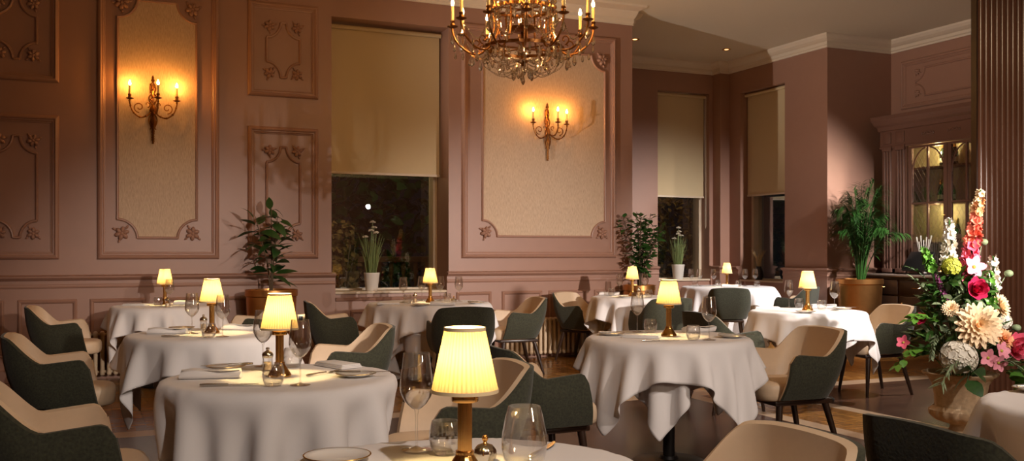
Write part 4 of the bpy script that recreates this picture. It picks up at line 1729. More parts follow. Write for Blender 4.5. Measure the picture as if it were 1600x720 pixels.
def bushy(name, label, loc, h, nstem, spread, Lr, wr, nleaf, mat, seed, cat='plant', low=.2, stem_r=.010, trunkh=0.):
    rr = random.Random(seed)
    p = thing(name, label, cat, loc)
    st, lf = MB(), MB()
    for s in range(nstem):
        az = rr.uniform(0, 2 * pi) if nstem > 1 else 0
        sp = spread * rr.uniform(.3, 1)
        hh = h * rr.uniform(.72, 1.0) if s else h
        if s == 0:
            sp *= .15
        P = spline([(.01 * cos(az), .01 * sin(az), .004), (sp * .25 * cos(az), sp * .25 * sin(az), hh * .4), (sp * .7 * cos(az), sp * .7 * sin(az), hh * .75), (sp * cos(az), sp * sin(az), hh)], 6)
        st.add(tube(P, [stem_r * (1 - .7 * i / len(P)) for i in range(len(P))], 6))
        for k in range(nleaf):
            t = low + (1 - low) * (k + rr.random()) / nleaf
            q = P[min(len(P) - 1, int(t * (len(P) - 1)))]
            a = k * 2.4 + rr.uniform(-.5, .5)
            el = rr.uniform(-.15, .75) * (1 if t < .9 else 1.7)
            L = rr.uniform(*Lr) * (1 if t < .85 else .75)
            st.add(tube([q, (q[0] + .03 * cos(a), q[1] + .03 * sin(a), q[2] + .015)], .0025, 4))
            lf.add(leaf(L, rr.uniform(*wr), rr.uniform(.15, .6)), aim((q[0] + .03 * cos(a), q[1] + .03 * sin(a), q[2] + .015), a, el, rr.uniform(-.6, .6)))
    st.build('plant_stem', 'bark', p)
    lf.build('foliage', mat, p, smooth=60)
    return p


planter('copper_planter', 'copper planter holding the broad-leaved plant beside the wall socket', (1.77, 10.06, 0), .265, .885)
planter('copper_planter', 'copper planter behind the table by the small-leaved plant', (6.30, 10.27, 0), .205, .86)
planter('copper_planter', 'large copper planter holding the palm', (9.68, 10.08, 0), .31, .90)
bushy('rubber_plant', 'dark broad-leaved plant in the copper planter beside the big window', (1.77, 10.06, .81), .92, 4, .22, (.16, .25), (.035, .055), 15, 'leaf_dark', 4, low=.20)
bushy('ficus_plant', 'bushy small-leaved plant at the end of the panelled wall', (6.30, 10.27, .785), .98, 13, .30, (.08, .13), (.022, .034), 30, 'leaf_mid', 12, low=.17, stem_r=.008)

pr = random.Random(9)
palm = thing('palm', 'tall feathery palm in the large copper planter throwing its shadow on the wall', 'plant', (9.68, 10.08, .825))
for k in range(30):
    az = k * 2.4 + pr.uniform(-.3, .3)
    lean = pr.uniform(.15, .60)
    H = pr.uniform(.95, 1.50) * (1 - .15 * (lean > .4))
    dx, dy = (cos(az) if cos(az) > 0 else cos(az) * .55) + .13, sin(az) * (.55 if sin(az) > 0 else .8)
    P = spline([(.05 * dx, .05 * dy, .012), ((.07 + lean * .16) * dx, (.07 + lean * .16) * dy, H * .42), ((.07 + lean * .5) * dx, (.07 + lean * .5) * dy, H * .80), ((.07 + lean) * dx, (.07 + lean) * dy, H * (1.04 - lean * .42))], 9)
    m = MB().add(tube(P, [.009 * (1 - .8 * i / len(P)) for i in range(len(P))], 5))
    n = len(P)
    for i in range(int(n * .34), n):
        for q in (0, .33, .66):
            t = (i + q) / (n - 1)
            if t > 1:
                continue
            j = min(i, n - 2)
            p = Vector(P[j]).lerp(Vector(P[j + 1]), q if i < n - 1 else 1)
            tan = (Vector(P[j + 1]) - Vector(P[j])).normalized()
            a = math.atan2(tan.y, tan.x)
            el = math.asin(max(-1, min(1, tan.z)))
            L = .27 * (1.15 - .75 * abs(t - .62) * 1.6) * pr.uniform(.85, 1.1)
            for s in (-1, 1):
                m.add(leaf(max(.06, L), .0052, pr.uniform(.3, .7), 4), T(*p) @ Matrix.Rotation(az + s * .95, 4, 'Z') @ Matrix.Rotation(-(el * .35 + pr.uniform(-.1, .35)), 4, 'Y'))
    m.build('palm_frond', 'leaf_palm', palm, smooth=60)


def allium(label, plabel, loc, h, seed, sc=1.):
    rr = random.Random(seed)
    x, y, z = loc
    pt = thing('white_plant_pot', plabel, 'plant pot', loc)
    MB().add(lathe([(0, 0), (.066 * sc, 0), (.068 * sc, .004), (.088 * sc, .185 * sc), (.091 * sc, .19 * sc), (.090 * sc, .205 * sc), (.083 * sc, .205 * sc), (.080 * sc, .17 * sc), (0, .168 * sc)], 32)).build('pot_shell', 'white_pot', pt, smooth=35)
    MB().add(lathe([(0, .172 * sc), (.079 * sc, .172 * sc)], 16)).build('soil', 'soil', pt)
    p = thing('allium_plant', label, 'plant', (x, y, z + .175 * sc))
    m = MB()
    for k in range(70):
        a = rr.uniform(0, 2 * pi)
        r0 = .055 * sc * rr.random() ** .5
        le = rr.uniform(.0, .12)
        H = h * rr.uniform(.45, .80)
        m.add(tube([(r0 * cos(a), r0 * sin(a), 0), ((r0 + le * .4) * cos(a), (r0 + le * .4) * sin(a), H * .6), ((r0 + le) * cos(a), (r0 + le) * sin(a), H)], [.003, .0025, .0008], 4))
    m.build('grass_blades', 'grass_blade', p)
    for (dx, dy, zz) in ((-.07, .01, .72), (-.01, -.02, .84), (.035, .02, .90), (.01, .0, 1.0), (.05, -.01, .80)):
        s = MB().add(tube([(dx * .3, dy * .3, 0), (dx * .7, dy, h * zz * .6), (dx, dy, h * zz)], .003, 5))
        o = s.build('flower_stalk', 'grass_blade', p)
        b = MB()
        for k in range(26):
            a, zq = rr.uniform(0, 2 * pi), rr.uniform(-.2, 1)
            q = math.sqrt(max(0, 1 - zq * zq))
            b.add(tube([(dx, dy, h * zz), (dx + .034 * sc * q * cos(a), dy + .034 * sc * q * sin(a), h * zz + .020 * sc * zq)], [.002, .005], 4))
        b.build('flower_head', 'allium', o)


allium('pale allium with grassy leaves on the sill of the big window', 'white flower pot on the sill of the big window', (2.99, W + .07, WZ0 + .0295), .60, 2)
allium('pale allium with grassy leaves on the sill inside the bay', 'white flower pot on the sill inside the bay', (8.73, YB - .0 + .05, BZ0 + .0295), .62, 6, 1.15)
v = thing('reed_vase', 'dark vase of dry reeds on the side sill of the bay', 'vase', (XR + .07, 12.15, RZ0 + .0295))
MB().add(lathe([(0, 0), (.05, 0), (.075, .06), (.07, .13), (.04, .19), (.045, .21), (.036, .19), (0, .15)], 24)).build('vase_body', 'black_plastic', v)
m = MB()
for k in range(9):
    a = k * 2.4
    m.add(tube([(0, 0, .16), (.05 * cos(a), .05 * sin(a), .36), (.11 * cos(a), .11 * sin(a), .46)], [.003, .006, .002], 5))
m.build('dry_reed', 'dry_reed', v)

# ------------------------------------------------------------------ cabinet on the end wall
CX = 10.35
CY0, CY1 = 8.45, 10.36       # near end, far end
cab = thing('display_cabinet', 'tall brown glazed cabinet with arched glass doors on the end wall', 'cabinet', (0, 0, 0))
m = MB()
B0, B1 = .98, 3.02
m.add(box(CX + .02, XE - .002, CY0, CY0 + .05, B0, B1)).add(box(CX + .02, XE - .002, CY1 - .05, CY1, B0, B1))
m.add(box(CX + .02, XE - .002, CY0, CY1, B1 - .26, B1))
m.add(box(CX + .0, XE - .002, CY0 + .02, CY1 - .02, B0, B0 + .05))
m.add(box(CX, CX + .05, CY1 - .05 - .42, CY1 - .02, B0, B1)).add(box(CX, CX + .05, CY0 + .02, CY0 + .18, B0, B1))
m.add(box(CX, CX + .05, CY0, CY1, B1 - .30, B1))
m.build('carcass', 'cabinet_timber', cab, smooth=0)
MB().add(box(XE - .03, XE - .004, CY0 + .05, CY1 - .05, B0 + .05, B1 - .26)).build('back_panel', 'cabinet_inside', cab, smooth=0)
cp = [(0, B1 - .30), (.012, B1 - .30), (.016, B1 - .28), (.010, B1 - .27), (.010, B1 - .06), (.03, B1 - .05), (.04, B1), (.07, B1 + .03), (.085, B1 + .07), (.10, B1 + .10), (.105, B1 + .15), (0, B1 + .15)]
MB().add(sweep_plan([(XE - .002, CY1), (CX, CY1), (CX, CY0), (XE - .002, CY0)], [(o, z) for o, z in cp]) if False else sweep_plan([(XE - .01, CY1 + .0), (CX, CY1), (CX, CY0)], cp)).build('cornice', 'cabinet_timber', cab, smooth=0)
for y in (9.52, 9.10):
    mm = MB()
    for s in (-1, 1):
        mm.add(tube(spline([(CX - .012, y, 2.86), (CX - .016, y + s * .03, 2.885), (CX - .014, y + s * .07, 2.86), (CX - .016, y + s * .09, 2.875), (CX - .014, y + s * .095, 2.85), (CX - .014, y + s * .06, 2.845), (CX - .012, y, 2.86)], 4), .008, 6))
    mm.build('frieze_carving', 'cabinet_timber', cab)
for y in (CY1 - .12, CY1 - .36, CY0 + .10):
    mm = MB()
    for k in range(3):
        mm.add(tube([(CX, y - .05 + k * .05, B0 + .06), (CX, y - .05 + k * .05, B1 - .34)], .016, 8))
    mm.add(rbox(CX - .03, CX + .01, y - .085, y + .085, B0, B0 + .06, .006)).add(rbox(CX - .03, CX + .01, y - .085, y + .085, B1 - .34, B1 - .27, .006)).add(rbox(CX - .024, CX + .01, y - .075, y + .075, B1 - .24, B1 - .08, .01))
    mm.build('pilaster', 'cabinet_timber', cab)
# shelves inside
DZ0, DZ1 = B0 + .05, B1 - .31
for z in (1.40, 1.93, 2.42):
    MB().add(box(CX + .07, XE - .032, CY0 + .052, CY1 - .052, z - .022, z)).build('shelf', 'cabinet_timber', cab, smooth=0)
# glazed doors: a leaf towards the palm and one beyond the pier
for (d0, d1) in ((9.22, 9.87), (8.63, 9.21)):
    dm = MB()
    e = .055
    dm.add(box(CX - .002, CX + .04, d0, d0 + e, DZ0, DZ1)).add(box(CX - .002, CX + .04, d1 - e, d1, DZ0, DZ1))
    dm.add(box(CX - .002, CX + .04, d0 + e, d1 - e, DZ0, DZ0 + e)).add(box(CX - .002, CX + .04, d0 + e, d1 - e, DZ1 - .03, DZ1))
    door = dm.build('cabinet_door', 'cabinet_timber', cab, smooth=0)
    mid = (d0 + d1) / 2
    bm_ = MB().add(box(CX + .004, CX + .03, mid - .014, mid + .014, DZ0 + e, DZ1 - .03))
    for z in (1.93,):
        bm_.add(box(CX + .006, CX + .028, d0 + e, d1 - e, z - .014, z + .010))
    # two pointed arch bars
    yb0, yb1 = d0 + e, d1 - e
    for s in (0, 1):
        A = (yb0, yb1)[s]
        C_ = (yb1, yb0)[s]
        pts = []
        for k in range(9):
            t = k / 8
            a = t * pi / 2 * .92
            pts.append((CX + .017, A + (mid - A) * (1 - cos(a)) * 1.0, 2.32 + .36 * sin(a)))
        bm_.add(tube(pts, .011, 6))
    bm_.build('glazing_bar', 'cabinet_timber', door, smooth=0)
    lm = MB()
    stp = .115
    for k in range(-16, 22):
        for s in (1, -1):
            P = []
            y0 = yb0 + k * stp * .62
            za, zb = DZ0 + e, DZ1 - .03
            # clip the slanting lead to the light
            dz = zb - za
            sl = .62 * s
            ya_, yb_ = y0, y0 + sl * dz
            t0, t1 = 0., 1.
            for lo, hi in ((yb0, yb1),):
                if abs(yb_ - ya_) > 1e-6:
                    u0, u1 = (lo - ya_) / (yb_ - ya_), (hi - ya_) / (yb_ - ya_)
                    u0, u1 = min(u0, u1), max(u0, u1)
                    t0, t1 = max(t0, u0), min(t1, u1)
            if t1 - t0 > .01:
                lm.add(tube([(CX + .020, ya_ + (yb_ - ya_) * t0, za + dz * t0), (CX + .020, ya_ + (yb_ - ya_) * t1, za + dz * t1)], .0022, 4))
    lm.build('lead_lattice', 'stone_top', door, smooth=0)
    MB().add(box(CX + .014, CX + .017, yb0, yb1, DZ0 + e, DZ1 - .03)).build('door_pane', 'window_glass', door, smooth=0)
    MB().add(ball(.014, 10, 7), T(CX - .016, d0 + .028, 1.75)).build('door_knob', 'brass', door)
ct = thing('bar_counter', 'dark low cupboard with a stone top under the glazed cabinet', 'counter', (0, 0, 0))
KX = 10.02
m = MB().add(box(KX, XE - .06, CY0, CY1 - .02, .08, .93)).add(box(KX + .05, XE - .06, CY0, CY1 - .04, 0, .08))
m.build('counter_body', 'dark_timber', ct, smooth=0)
MB().add(rbox(KX - .03, XE - .06, CY0 - .02, CY1 + .0, .93, .965, .006)).build('counter_top', 'stone_top', ct)
for k in range(3):
    y1 = CY1 - .06 - k * .61
    d = MB().add(rbox(KX - .018, KX, y1 - .57, y1, .69, .89, .006)).build('drawer', 'dark_timber', ct)
    MB().add(tube([(KX - .02, y1 - .35, .79), (KX - .038, y1 - .34, .79), (KX - .038, y1 - .23, .79), (KX - .02, y1 - .22, .79)], .005, 6)).build('drawer_pull', 'brass', d)
    d = MB().add(rbox(KX - .018, KX, y1 - .57, y1, .12, .67, .006)).build('cupboard_door', 'dark_timber', ct)
    MB().add(ball(.013, 10, 7), T(KX - .03, y1 - .05, .58)).build('cupboard_knob', 'brass', d)
point_light('cabinet_light', (CX + .14, 9.50, 2.62), 12, (1, .80, .40), .03)
point_light('cabinet_light', (CX + .14, 9.50, 1.84), 7, (1, .80, .40), .03)


def make_bottle():
    b = thing('champagne_bottle', '', 'bottle')
    MB().add(lathe([(0, .006), (.036, 0), (.043, .006), (.044, .02), (.044, .14), (.041, .165), (.026, .215), (.0175, .245), (.016, .25)], 24)).build('bottle_body', 'bottle_glass', b)
    MB().add(lathe([(.0185, .236), (.0178, .262), (.0165, .285), (.0185, .288), (.0185, .302), (.014, .310), (0, .312)], 20)).build('bottle_foil', 'bottle_foil', b)
    v, f = lathe([(.0446, .045), (.0446, .105)], 24)
    MB().add((v, f)).build('bottle_label', 'bottle_label', b)
    return b


bottle = Proto(make_bottle)
for (y, z, dx, lb) in ((9.50, 1.93, .0, 'champagne bottle on the middle shelf of the glazed cabinet, nearer the palm'), (9.33, 1.93, .02, 'champagne bottle on the middle shelf of the glazed cabinet, next to the lattice'),
                       (9.48, 2.42, .02, 'dark bottle alone by the arch bar on the top cabinet shelf'), (9.36, 2.42, .06, 'dark bottle on the top cabinet shelf, just past the middle bar'), (9.27, 2.42, .0, 'dark bottle on the top cabinet shelf at the door stile'),
                       (9.38, 1.40, .02, 'green bottle on the lowest cabinet shelf behind the white flower spike'), (9.27, 1.40, .05, 'green bottle on the lowest cabinet shelf, beside the door stile')):
    bottle.put(lb, (CX + .20 + dx, y, z + .0005), y * 7)
till = thing('till_screen', 'black tilted till screen on the bar counter', 'screen', (10.10, 9.46, .9655))
MB().add(rbox(-.07, .09, -.11, .11, 0, .02, .006)).add(tube([(.02, 0, .015), (.03, 0, .12)], .03, 10)).build('till_stand', 'black_plastic', till)
o = MB().add(rbox(-.018, .018, -.20, .20, -.15, .15, .008)).build('till_panel', 'black_plastic', till)
o.matrix_local = T(.0, 0, .175) @ Matrix.Rotation(.62, 4, 'Y')
cd = thing('tealight_holder', 'small lit tealight in a pale cup behind the till screen', 'candle', (10.19, 9.18, .9655))
MB().add(lathe([(0, 0), (.035, 0), (.04, .05), (.037, .05), (.032, .006), (0, .006)], 20)).build('tealight_cup', 'white_pot', cd)
MB().add(lathe([(0, .006), (.03, .006), (.03, .03), (0, .03)], 16)).build('tealight_wax', 'petal_cream', cd)
MB().add(flame_bulb(.03, .008), T(0, 0, .032)).build('tealight_flame', 'tealight', cd)
rv = thing('reed_pot', 'little pot of white reeds at the back of the bar counter', 'vase', (10.27, 9.53, .9655))
MB().add(lathe([(0, 0), (.035, 0), (.045, .10), (.04, .10), (.03, .01), (0, .01)], 20)).build('pot_shell', 'white_pot', rv)
m = MB()
for k, (dy, z) in enumerate(((.12, .50), (.08, .44), (.05, .52), (.0, .46), (-.05, .50), (-.09, .47), (-.13, .52))):
    m.add(tube([(0, dy * .15, .03), (0, dy * .7, z - .16), (0, dy, z)], [.003, .004, .010], 5))
m.build('white_reed', 'petal_white', rv)

# ------------------------------------------------------------------ garden seen through the panes
rr = random.Random(31)


def shrub(name, label, loc, h, w, n, mat, seed, L=.10, cat='shrub'):
    q = random.Random(seed)
    p = thing(name, label, cat, loc)
    st = MB()
    for k in range(6):
        a = k * pi / 3
        st.add(tube([(0, 0, 0), (w * .3 * cos(a), w * .3 * sin(a), h * .5), (w * .6 * cos(a), w * .6 * sin(a), h * .85)], [.04, .025, .008], 5))
    st.build('branch', 'bark', p)
    m = MB()
    lf = leaf(L, L * .35, .3, 3)
    for k in range(n):
        a = q.uniform(0, 2 * pi)
        t = q.random()
        r = w * (1.02 - .5 * t) * q.random() ** .4
        m.add(lf, aim((r * cos(a), r * sin(a), h * (.1 + .9 * t)), q.uniform(0, 6.3), q.uniform(-.8, .8), q.uniform(-1, 1)))
    m.build('foliage', mat, p, smooth=0)


shrub('autumn_shrub', 'leafy shrub with yellowing leaves just outside the big window', (3.02, 12.42, -.3), 1.95, .42, 900, 'autumn_leaf', 1)
shrub('garden_tree', 'dark tree standing beyond the lawn behind the big window', (4.8, 22., -.3), 7.5, 3.4, 2600, 'leaf_dark', 2, .34, 'tree')
shrub('garden_tree', 'wide dark tree further along the lawn behind the big window', (12.6, 25., -.3), 7.0, 3.2, 2200, 'leaf_dark', 3, .36, 'tree')
shrub('garden_hedge_shrub', 'brown-leaved shrub filling the lower pane at the back of the bay', (10.6, 15.4, -.3), 3.4, 1.5, 2400, 'autumn_leaf', 4)
shrub('garden_hedge_shrub', 'dark shrub outside the side window of the bay', (13.9, 14.6, -.3), 3.6, 1.5, 2000, 'leaf_dark', 5)
bal = thing('balustrade', 'pale turned balustrade of the terrace outside the big window', 'balustrade', (0, 0, 0))
MB().add(rbox(1.4, 7.0, 13.92, 14.06, .72, .80, .01)).add(rbox(1.4, 7.0, 13.93, 14.05, -.3, -.2, .01)).build('handrail', 'fence_wood', bal)
bp = None
for k in range(30):
    x = 1.5 + k * .185
    if bp is None:
        bp = MB().add(lathe([(.04, -.2), (.04, -.14), (.025, -.12), (.05, .05), (.045, .15), (.022, .40), (.02, .52), (.035, .58), (.035, .72)], 10), T(0, 14.0, 0)).build('baluster', 'fence_wood', bal)
        b = bp
    else:
        b = bp.copy()
        COL.objects.link(b)
    b.location = (x, 0, 0)
bal.location = (0, -.5, .40)
point_light('fill_garden', (2.75, 11.75, 2.3), 16, (1, .72, .36), .1)  # unseen lights added outdoors so the leaves show through the panes
point_light('fill_garden', (9.9, 13.95, 3.0), 30, (1, .72, .36), .1)
point_light('fill_garden', (6.4, 17.5, 3.5), 50, (1, .85, .6), .2)
# ------------------------------------------------------------------ urn and flower arrangement
UX, UY = 5.385, 4.69
RV = radians(-24)
urn = thing('stone_urn', 'weathered stone urn carrying the big flower arrangement beside the fluted pier', 'urn', (UX, UY, 0))
MB().add(rbox(-.15, .15, -.15, .15, 0, .045, .006)).add(lathe([(.13, .045), (.14, .06), (.13, .075), (.075, .09), (.062, .12), (.07, .14), (.085, .15)], 40)).build('urn_foot', 'urn_stone', urn)
MB().add(lathe([(0, .14), (.08, .145), (.15, .17), (.185, .21), (.188, .25), (.165, .28)], 96, lambda a, i: 1 + (.055 * abs(sin(a * 9)) if 1 <= i <= 4 else 0))).build('urn_gadroon', 'urn_stone', urn)
MB().add(lathe([(.160, .275), (.158, .29), (.160, .36), (.175, .45), (.205, .505), (.235, .525), (.240, .54), (.225, .545), (.20, .52), (.165, .45), (.0, .44)], 64, lambda a, i: 1 + (.012 * cos(a * 14) if 1 <= i <= 4 else 0))).build('urn_bowl', 'urn_stone', urn)

urn.scale = (1, 1, .86)
fa = thing('flower_arrangement', 'tall mixed flower arrangement with a coral delphinium spike in the stone urn', 'flowers', (UX, UY, .0), RV)
fr = random.Random(77)


def F(px, py, y=0.):
    """local place of a bloom: metres across and up, with its depth given"""
    return Vector(((px - 1497) * .0043, y, 1.28 - (py - 392) * .0043))


def petal(L, w, cup=.3, n=5, tipw=.6):
    v, f = [], []
    for i in range(n + 1):
        t = i / n
        ww = w * (sin(pi * (.12 + .80 * t ** .9)) ** .7) if t < 1 else w * .22
        if t == 0:
            ww = w * .25
        x = L * t
        z = cup * L * t * t
        v += [(x, -ww, z + .25 * ww), (x, 0, z), (x, ww, z + .25 * ww)]
    for i in range(n):
        a = i * 3
        f += [(a, a + 3, a + 4, a + 1), (a + 1, a + 4, a + 5, a + 2)]
    return v, f


def stem_to(p, par, mat='leaf_mid', r=.004):
    m = MB().add(tube(spline([(p.x * .15, p.y * .3, .42), (p.x * .5, p.y * .6 + .02, .48 + (p.z - .48) * .55), (p.x, p.y + .02, p.z)], 4), r, 5))
    return m.build('flower_stem', mat, par)


def face(p, d):
    """matrix with local z pointing along d at p"""
    return T(*p) @ frame_to(d)


def layered(name, p, d, R, layers, mat, core=None, w=.32):
    m = MB()
    M = face(p, d)
    for k, (n, s, el, cup) in enumerate(layers):
        for i in range(n):
            a = 2 * pi * (i + .5 * (k % 2)) / n + fr.uniform(-.08, .08)
            m.add(petal(R * s * fr.uniform(.92, 1.06), R * s * w, cup), M @ Matrix.Rotation(a, 4, 'Z') @ Matrix.Rotation(-el, 4, 'Y') @ T(R * .05, 0, 0))
    o = m.build(name, mat, fa, smooth=60)
    if core:
        MB().add(ball(R * .16, 10, 6), M @ T(0, 0, R * .08)).build('flower_centre', core, o)
    stem_to(p, o)
    return o


def dahlia(p, d, R, mat):
    return layered('dahlia', p, d, R, [(19, 1, .0, .10), (19, .95, .2, .12), (17, .84, .4, .15), (14, .70, .6, .2), (12, .54, .85, .25), (9, .36, 1.1, .3)], mat, 'petal_peach', .155)


def rose(p, d, R, mat):
    return layered('rose', p, d, R, [(7, 1, .25, .35), (7, .9, .55, .5), (6, .75, .85, .6), (5, .58, 1.1, .6), (4, .40, 1.3, .5)], mat, None, .42)


def lily(p, d, R, mat):
    return layered('lily', p, d, R, [(5, 1, .25, .12)], mat, 'petal_lime', .36)


def hydrangea(p, R, mat):
    m = MB()
    fl = MB()
    for i in range(4):
        fl.add(petal(R * .25, R * .14, .15, 3), Matrix.Rotation(i * pi / 2, 4, 'Z'))
    q = (fl.v, fl.f)
    n = 120
    for k in range(n):
        z = 1 - 1.75 * (k + .5) / n
        a = k * 2.39996
        s = math.sqrt(1 - z * z)
        dd = Vector((s * cos(a), s * sin(a), z))
        m.add(q, face(p + dd * R * fr.uniform(.88, 1.0), dd) @ Matrix.Rotation(fr.uniform(0, 2), 4, 'Z'))
    m.add(ball(R * .84, 14, 9), T(*p))
    o = m.build('hydrangea', mat, fa, smooth=60)
    stem_to(p, o)


def spike(name, p0, p1, R, mats, n, taper=.45, fs=1.):
    """florets up a stalk; colours follow the list from bottom to top"""
    st = MB().add(tube(spline([(p0.x * .3, p0.y, .42), tuple(p0), tuple(p0.lerp(p1, .5) + Vector((.01, 0, 0))), tuple(p1)], 5), [.006] * 16, 6))
    o = st.build(name, 'leaf_mid', fa)
    ms = [MB() for _ in mats]
    fl = MB()
    for i in range(5):
        fl.add(petal(.034 * fs, .014 * fs, .3, 3), Matrix.Rotation(i * 2 * pi / 5, 4, 'Z') @ Matrix.Rotation(-.35, 4, 'Y'))
    q = (fl.v, fl.f)
    for k in range(n):
        t = (k + .5) / n
        a = k * 2.39996 + fr.uniform(-.6, .6)
        rr_ = R * (1 - taper * t) * fr.uniform(.55, 1.25)
        c = p0.lerp(p1, min(1, max(0, t + fr.uniform(-.02, .02))))
        dd = Vector((cos(a), sin(a), fr.uniform(-.3, .5)))
        j = min(len(mats) - 1, int(t * len(mats) + fr.uniform(-.25, .25)))
        j = max(0, j)
        s = (1.15 - .65 * t * t) * fr.uniform(.8, 1.2)
        ms[j].add(q, face(c + dd * rr_ * .6, dd) @ Matrix.Scale(s, 4) @ Matrix.Rotation(fr.uniform(0, 2), 4, 'Z'))
    for mb, mt in zip(ms, mats):
        if mb.v:
            mb.build('floret', mt, o, smooth=60)


front = Vector((0, -1, .25))
spike('delphinium', F(1503, 445, -.02), F(1527, 297, -.02), .052, ['petal_pink', 'petal_pink', 'petal_pink', 'petal_coral', 'petal_coral', 'petal_peach', 'petal_cream'], 125, .55, 1.15)
spike('stock_spike', F(1480, 418, .0), F(1480, 342, .0), .042, ['petal_white'], 56, .45, 1.05)
spike('stock_spike', F(1551, 450, .03), F(1552, 400, .03), .035, ['petal_white'], 22, .4, 1.1)
spike('veronica', F(1470, 475, -.06), F(1454, 428, -.06), .016, ['petal_purple'], 60, .5, .5)
spike('bells_of_ireland', F(1456, 425, .02), F(1441, 385, .02), .026, ['leaf_bright'], 26, .3, .9)
spike('bells_of_ireland', F(1537, 490, -.08), F(1538, 425, -.06), .026, ['leaf_bright'], 30, .3, .9)
lily(F(1508, 417, -.09), Vector((.1, -1, .3)), .078, 'petal_orchid')
lily(F(1513, 435, -.07), Vector((.4, -1, .1)), .05, 'petal_orchid')
hydrangea(F(1478, 417, -.05), .062, 'petal_lime')
rose(F(1506, 452, -.12), Vector((.1, -1, .25)), .088, 'petal_rose')
dahlia(F(1497, 504, -.24), Vector((-.02, -1, .22)), .150, 'petal_cream')
hydrangea(F(1471, 553, -.22), .112, 'petal_white')
rose(F(1563, 539, -.12), Vector((.35, -1, .15)), .105, 'petal_pink')
dahlia(F(1546, 526, -.16), Vector((.3, -1, .5)), .070, 'petal_peach')
dahlia(F(1466, 480, -.15), Vector((-.3, -1, .4)), .055, 'petal_cream')
dahlia(F(1553, 478, -.05), Vector((.7, -.8, .3)), .085, 'petal_cream')
lily(F(1513, 553, -.24), Vector((-.2, -1, .1)), .062, 'petal_orchid')
lily(F(1527, 560, -.25), Vector((.2, -1, -.1)), .062, 'petal_orchid')
lily(F(1535, 543, -.22), Vector((.4, -1, .3)), .065, 'petal_orchid')
lily(F(1399, 533, -.10), Vector((-.6, -.8, .3)), .050, 'petal_pink')
rose(F(1432, 497, -.05), Vector((-.6, -.8, .2)), .045, 'petal_rose')
hydrangea(F(1548, 492, .02), .055, 'petal_lime')
hydrangea(F(1570, 503, .06), .06, 'petal_white')
for q, d, r in (((1534, 378), (.1, -1, .8), .028), ((1573, 427), (1, -.3, .3), .03), ((1585, 512), (1, -.4, .2), .03)):
    p = F(*q)
    o = MB().add(ball(r, 10, 7, 1, 1, .8), T(*p)).build('seed_head', 'leaf_grey', fa)
    stem_to(p, o, 'leaf_grey', .003)

# greenery
def spray(name, p0, d, L, n, ll, lw, mat, droop=.3):
    d = Vector(d).normalized()
    P = spline([tuple(p0), tuple(p0 + d * L * .5 + Vector((0, 0, .02))), tuple(p0 + d * L + Vector((0, 0, -droop * L)))], 6)
    m = MB().add(tube(P, .003, 5))
    for k in range(n):
        t = (k + .6) / n * (len(P) - 1)
        j = min(int(t), len(P) - 2)
        c = Vector(P[j]).lerp(Vector(P[j + 1]), t - j)
        tn = (Vector(P[j + 1]) - Vector(P[j])).normalized()
        az = math.atan2(tn.y, tn.x)
        m.add(leaf(ll * fr.uniform(.75, 1.1), lw, .25, 4), aim(c, az + (-1) ** k * fr.uniform(.5, 1.1), math.asin(tn.z) * .6 + fr.uniform(-.2, .5), fr.uniform(-.7, .7)))
    m.build(name, mat, fa, smooth=60)


base = Vector((0, 0, .56))
spray('ivy_trail', F(1440, 545, -.12), (-1, -.2, -.15), .26, 16, .065, .026, 'leaf_bright', .25)
spray('ivy_trail', F(1450, 500, -.10), (-1, -.25, .15), .22, 14, .07, .026, 'leaf_bright', .1)
spray('leaf_spray', F(1545, 560, -.05), (1, -.25, -.02), .34, 44, .06, .011, 'leaf_mid', .12)
spray('leaf_spray', F(1550, 565, -.12), (1, -.5, -.1), .28, 36, .06, .011, 'leaf_mid', .25)
spray('palm_leaf', F(1482, 562, -.25), (-1, -.35, .0), .22, 44, .11, .006, 'leaf_grey', .55)
spray('palm_leaf', F(1525, 562, -.24), (.9, -.5, .0), .18, 36, .09, .006, 'leaf_grey', .5)
spray('leaf_spray', F(1455, 470, .0), (-.7, -.2, .7), .22, 26, .05, .012, 'leaf_grey', 0)
spray('leaf_spray', F(1450, 440, .02), (-.8, -.1, .5), .20, 22, .04, .008, 'leaf_mid', 0)
spray('leaf_spray', F(1447, 520, -.12), (-.35, -.4, -.9), .18, 26, .04, .007, 'leaf_grey', .0)
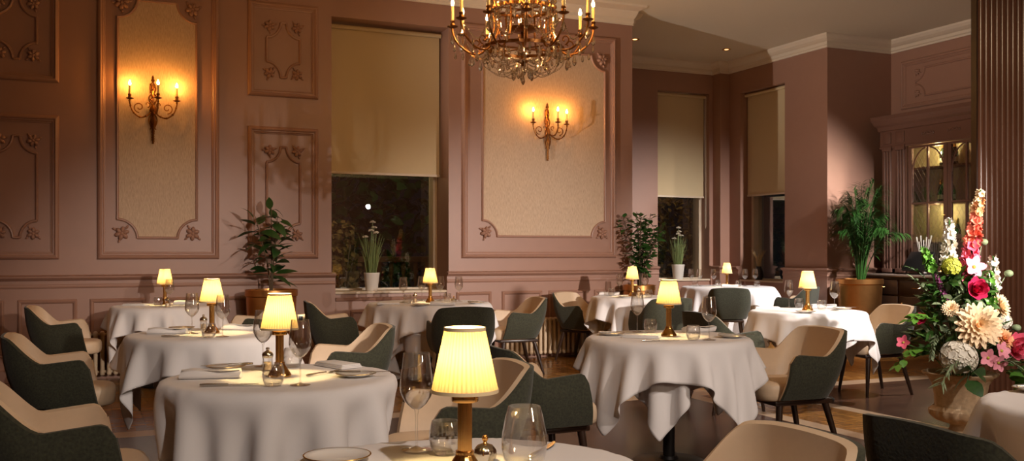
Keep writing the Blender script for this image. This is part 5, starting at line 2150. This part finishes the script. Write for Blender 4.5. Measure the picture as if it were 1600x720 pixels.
spray('broad_leaf', F(1490, 574, -.26), (-.6, -.7, .0), .16, 5, .16, .05, 'leaf_dark', .3)
spray('broad_leaf', F(1540, 572, -.24), (.7, -.6, -.2), .18, 5, .16, .05, 'leaf_mid', .4)
spray('broad_leaf', F(1556, 575, -.12), (.6, -.2, -.8), .14, 6, .14, .05, 'leaf_bright', .2)
m, m2, m3 = MB(), MB(), MB()
for k in range(620):
    a = fr.uniform(0, 2 * pi)
    z = fr.uniform(.57, 1.12)
    wmax = .27 * (1 - ((z - .66) / .60) ** 2 if z > .66 else 1)
    r = max(.03, wmax) * fr.random() ** .45
    p = (r * cos(a) + (z - .6) * .02 - .02, r * sin(a) * .75 + .02, z)
    (m, m2, m3)[k % 3].add(leaf(fr.uniform(.06, .13), fr.uniform(.012, .026), fr.uniform(.1, .5), 4), aim(p, a + fr.uniform(-.8, .8), fr.uniform(-.3, 1.1), fr.uniform(-1, 1)))
for q, mt in ((m, 'leaf_mid'), (m2, 'leaf_fresh'), (m3, 'leaf_grey')):
    q.build('foliage', mt, fa, smooth=60)
# ------------------------------------------------------------------ sky, camera, exposure
w = bpy.data.worlds.new('night')
S.world = w
w.use_nodes = True
bg = w.node_tree.nodes['Background']
bg.inputs[0].default_value = (.010, .010, .011, 1)
bg.inputs[1].default_value = .35

cd = bpy.data.cameras.new('camera')
cam = bpy.data.objects.new('camera', cd)
COL.objects.link(cam)
cam.location = (0, 0, 1.28)
cam.rotation_euler = (pi / 2, 0, radians(-24))
cd.sensor_width = 36
cd.lens = 1505 / 1600 * 36
cd.shift_y = 32 / 1600
cd.clip_start = .05
S.camera = cam
S.view_settings.view_transform = 'Standard'
S.view_settings.look = 'None'
S.view_settings.gamma = 1
S.view_settings.exposure = 0.0
S.view_settings.use_curve_mapping = False
S.cycles.max_bounces = 12
S.cycles.transparent_max_bounces = 24
S.cycles.transmission_bounces = 10
S.cycles.sample_clamp_indirect = 3
S.cycles.use_denoising = True
S.cycles.caustics_refractive = False
S.cycles.caustics_reflective = False
S.cycles.blur_glossy = 1
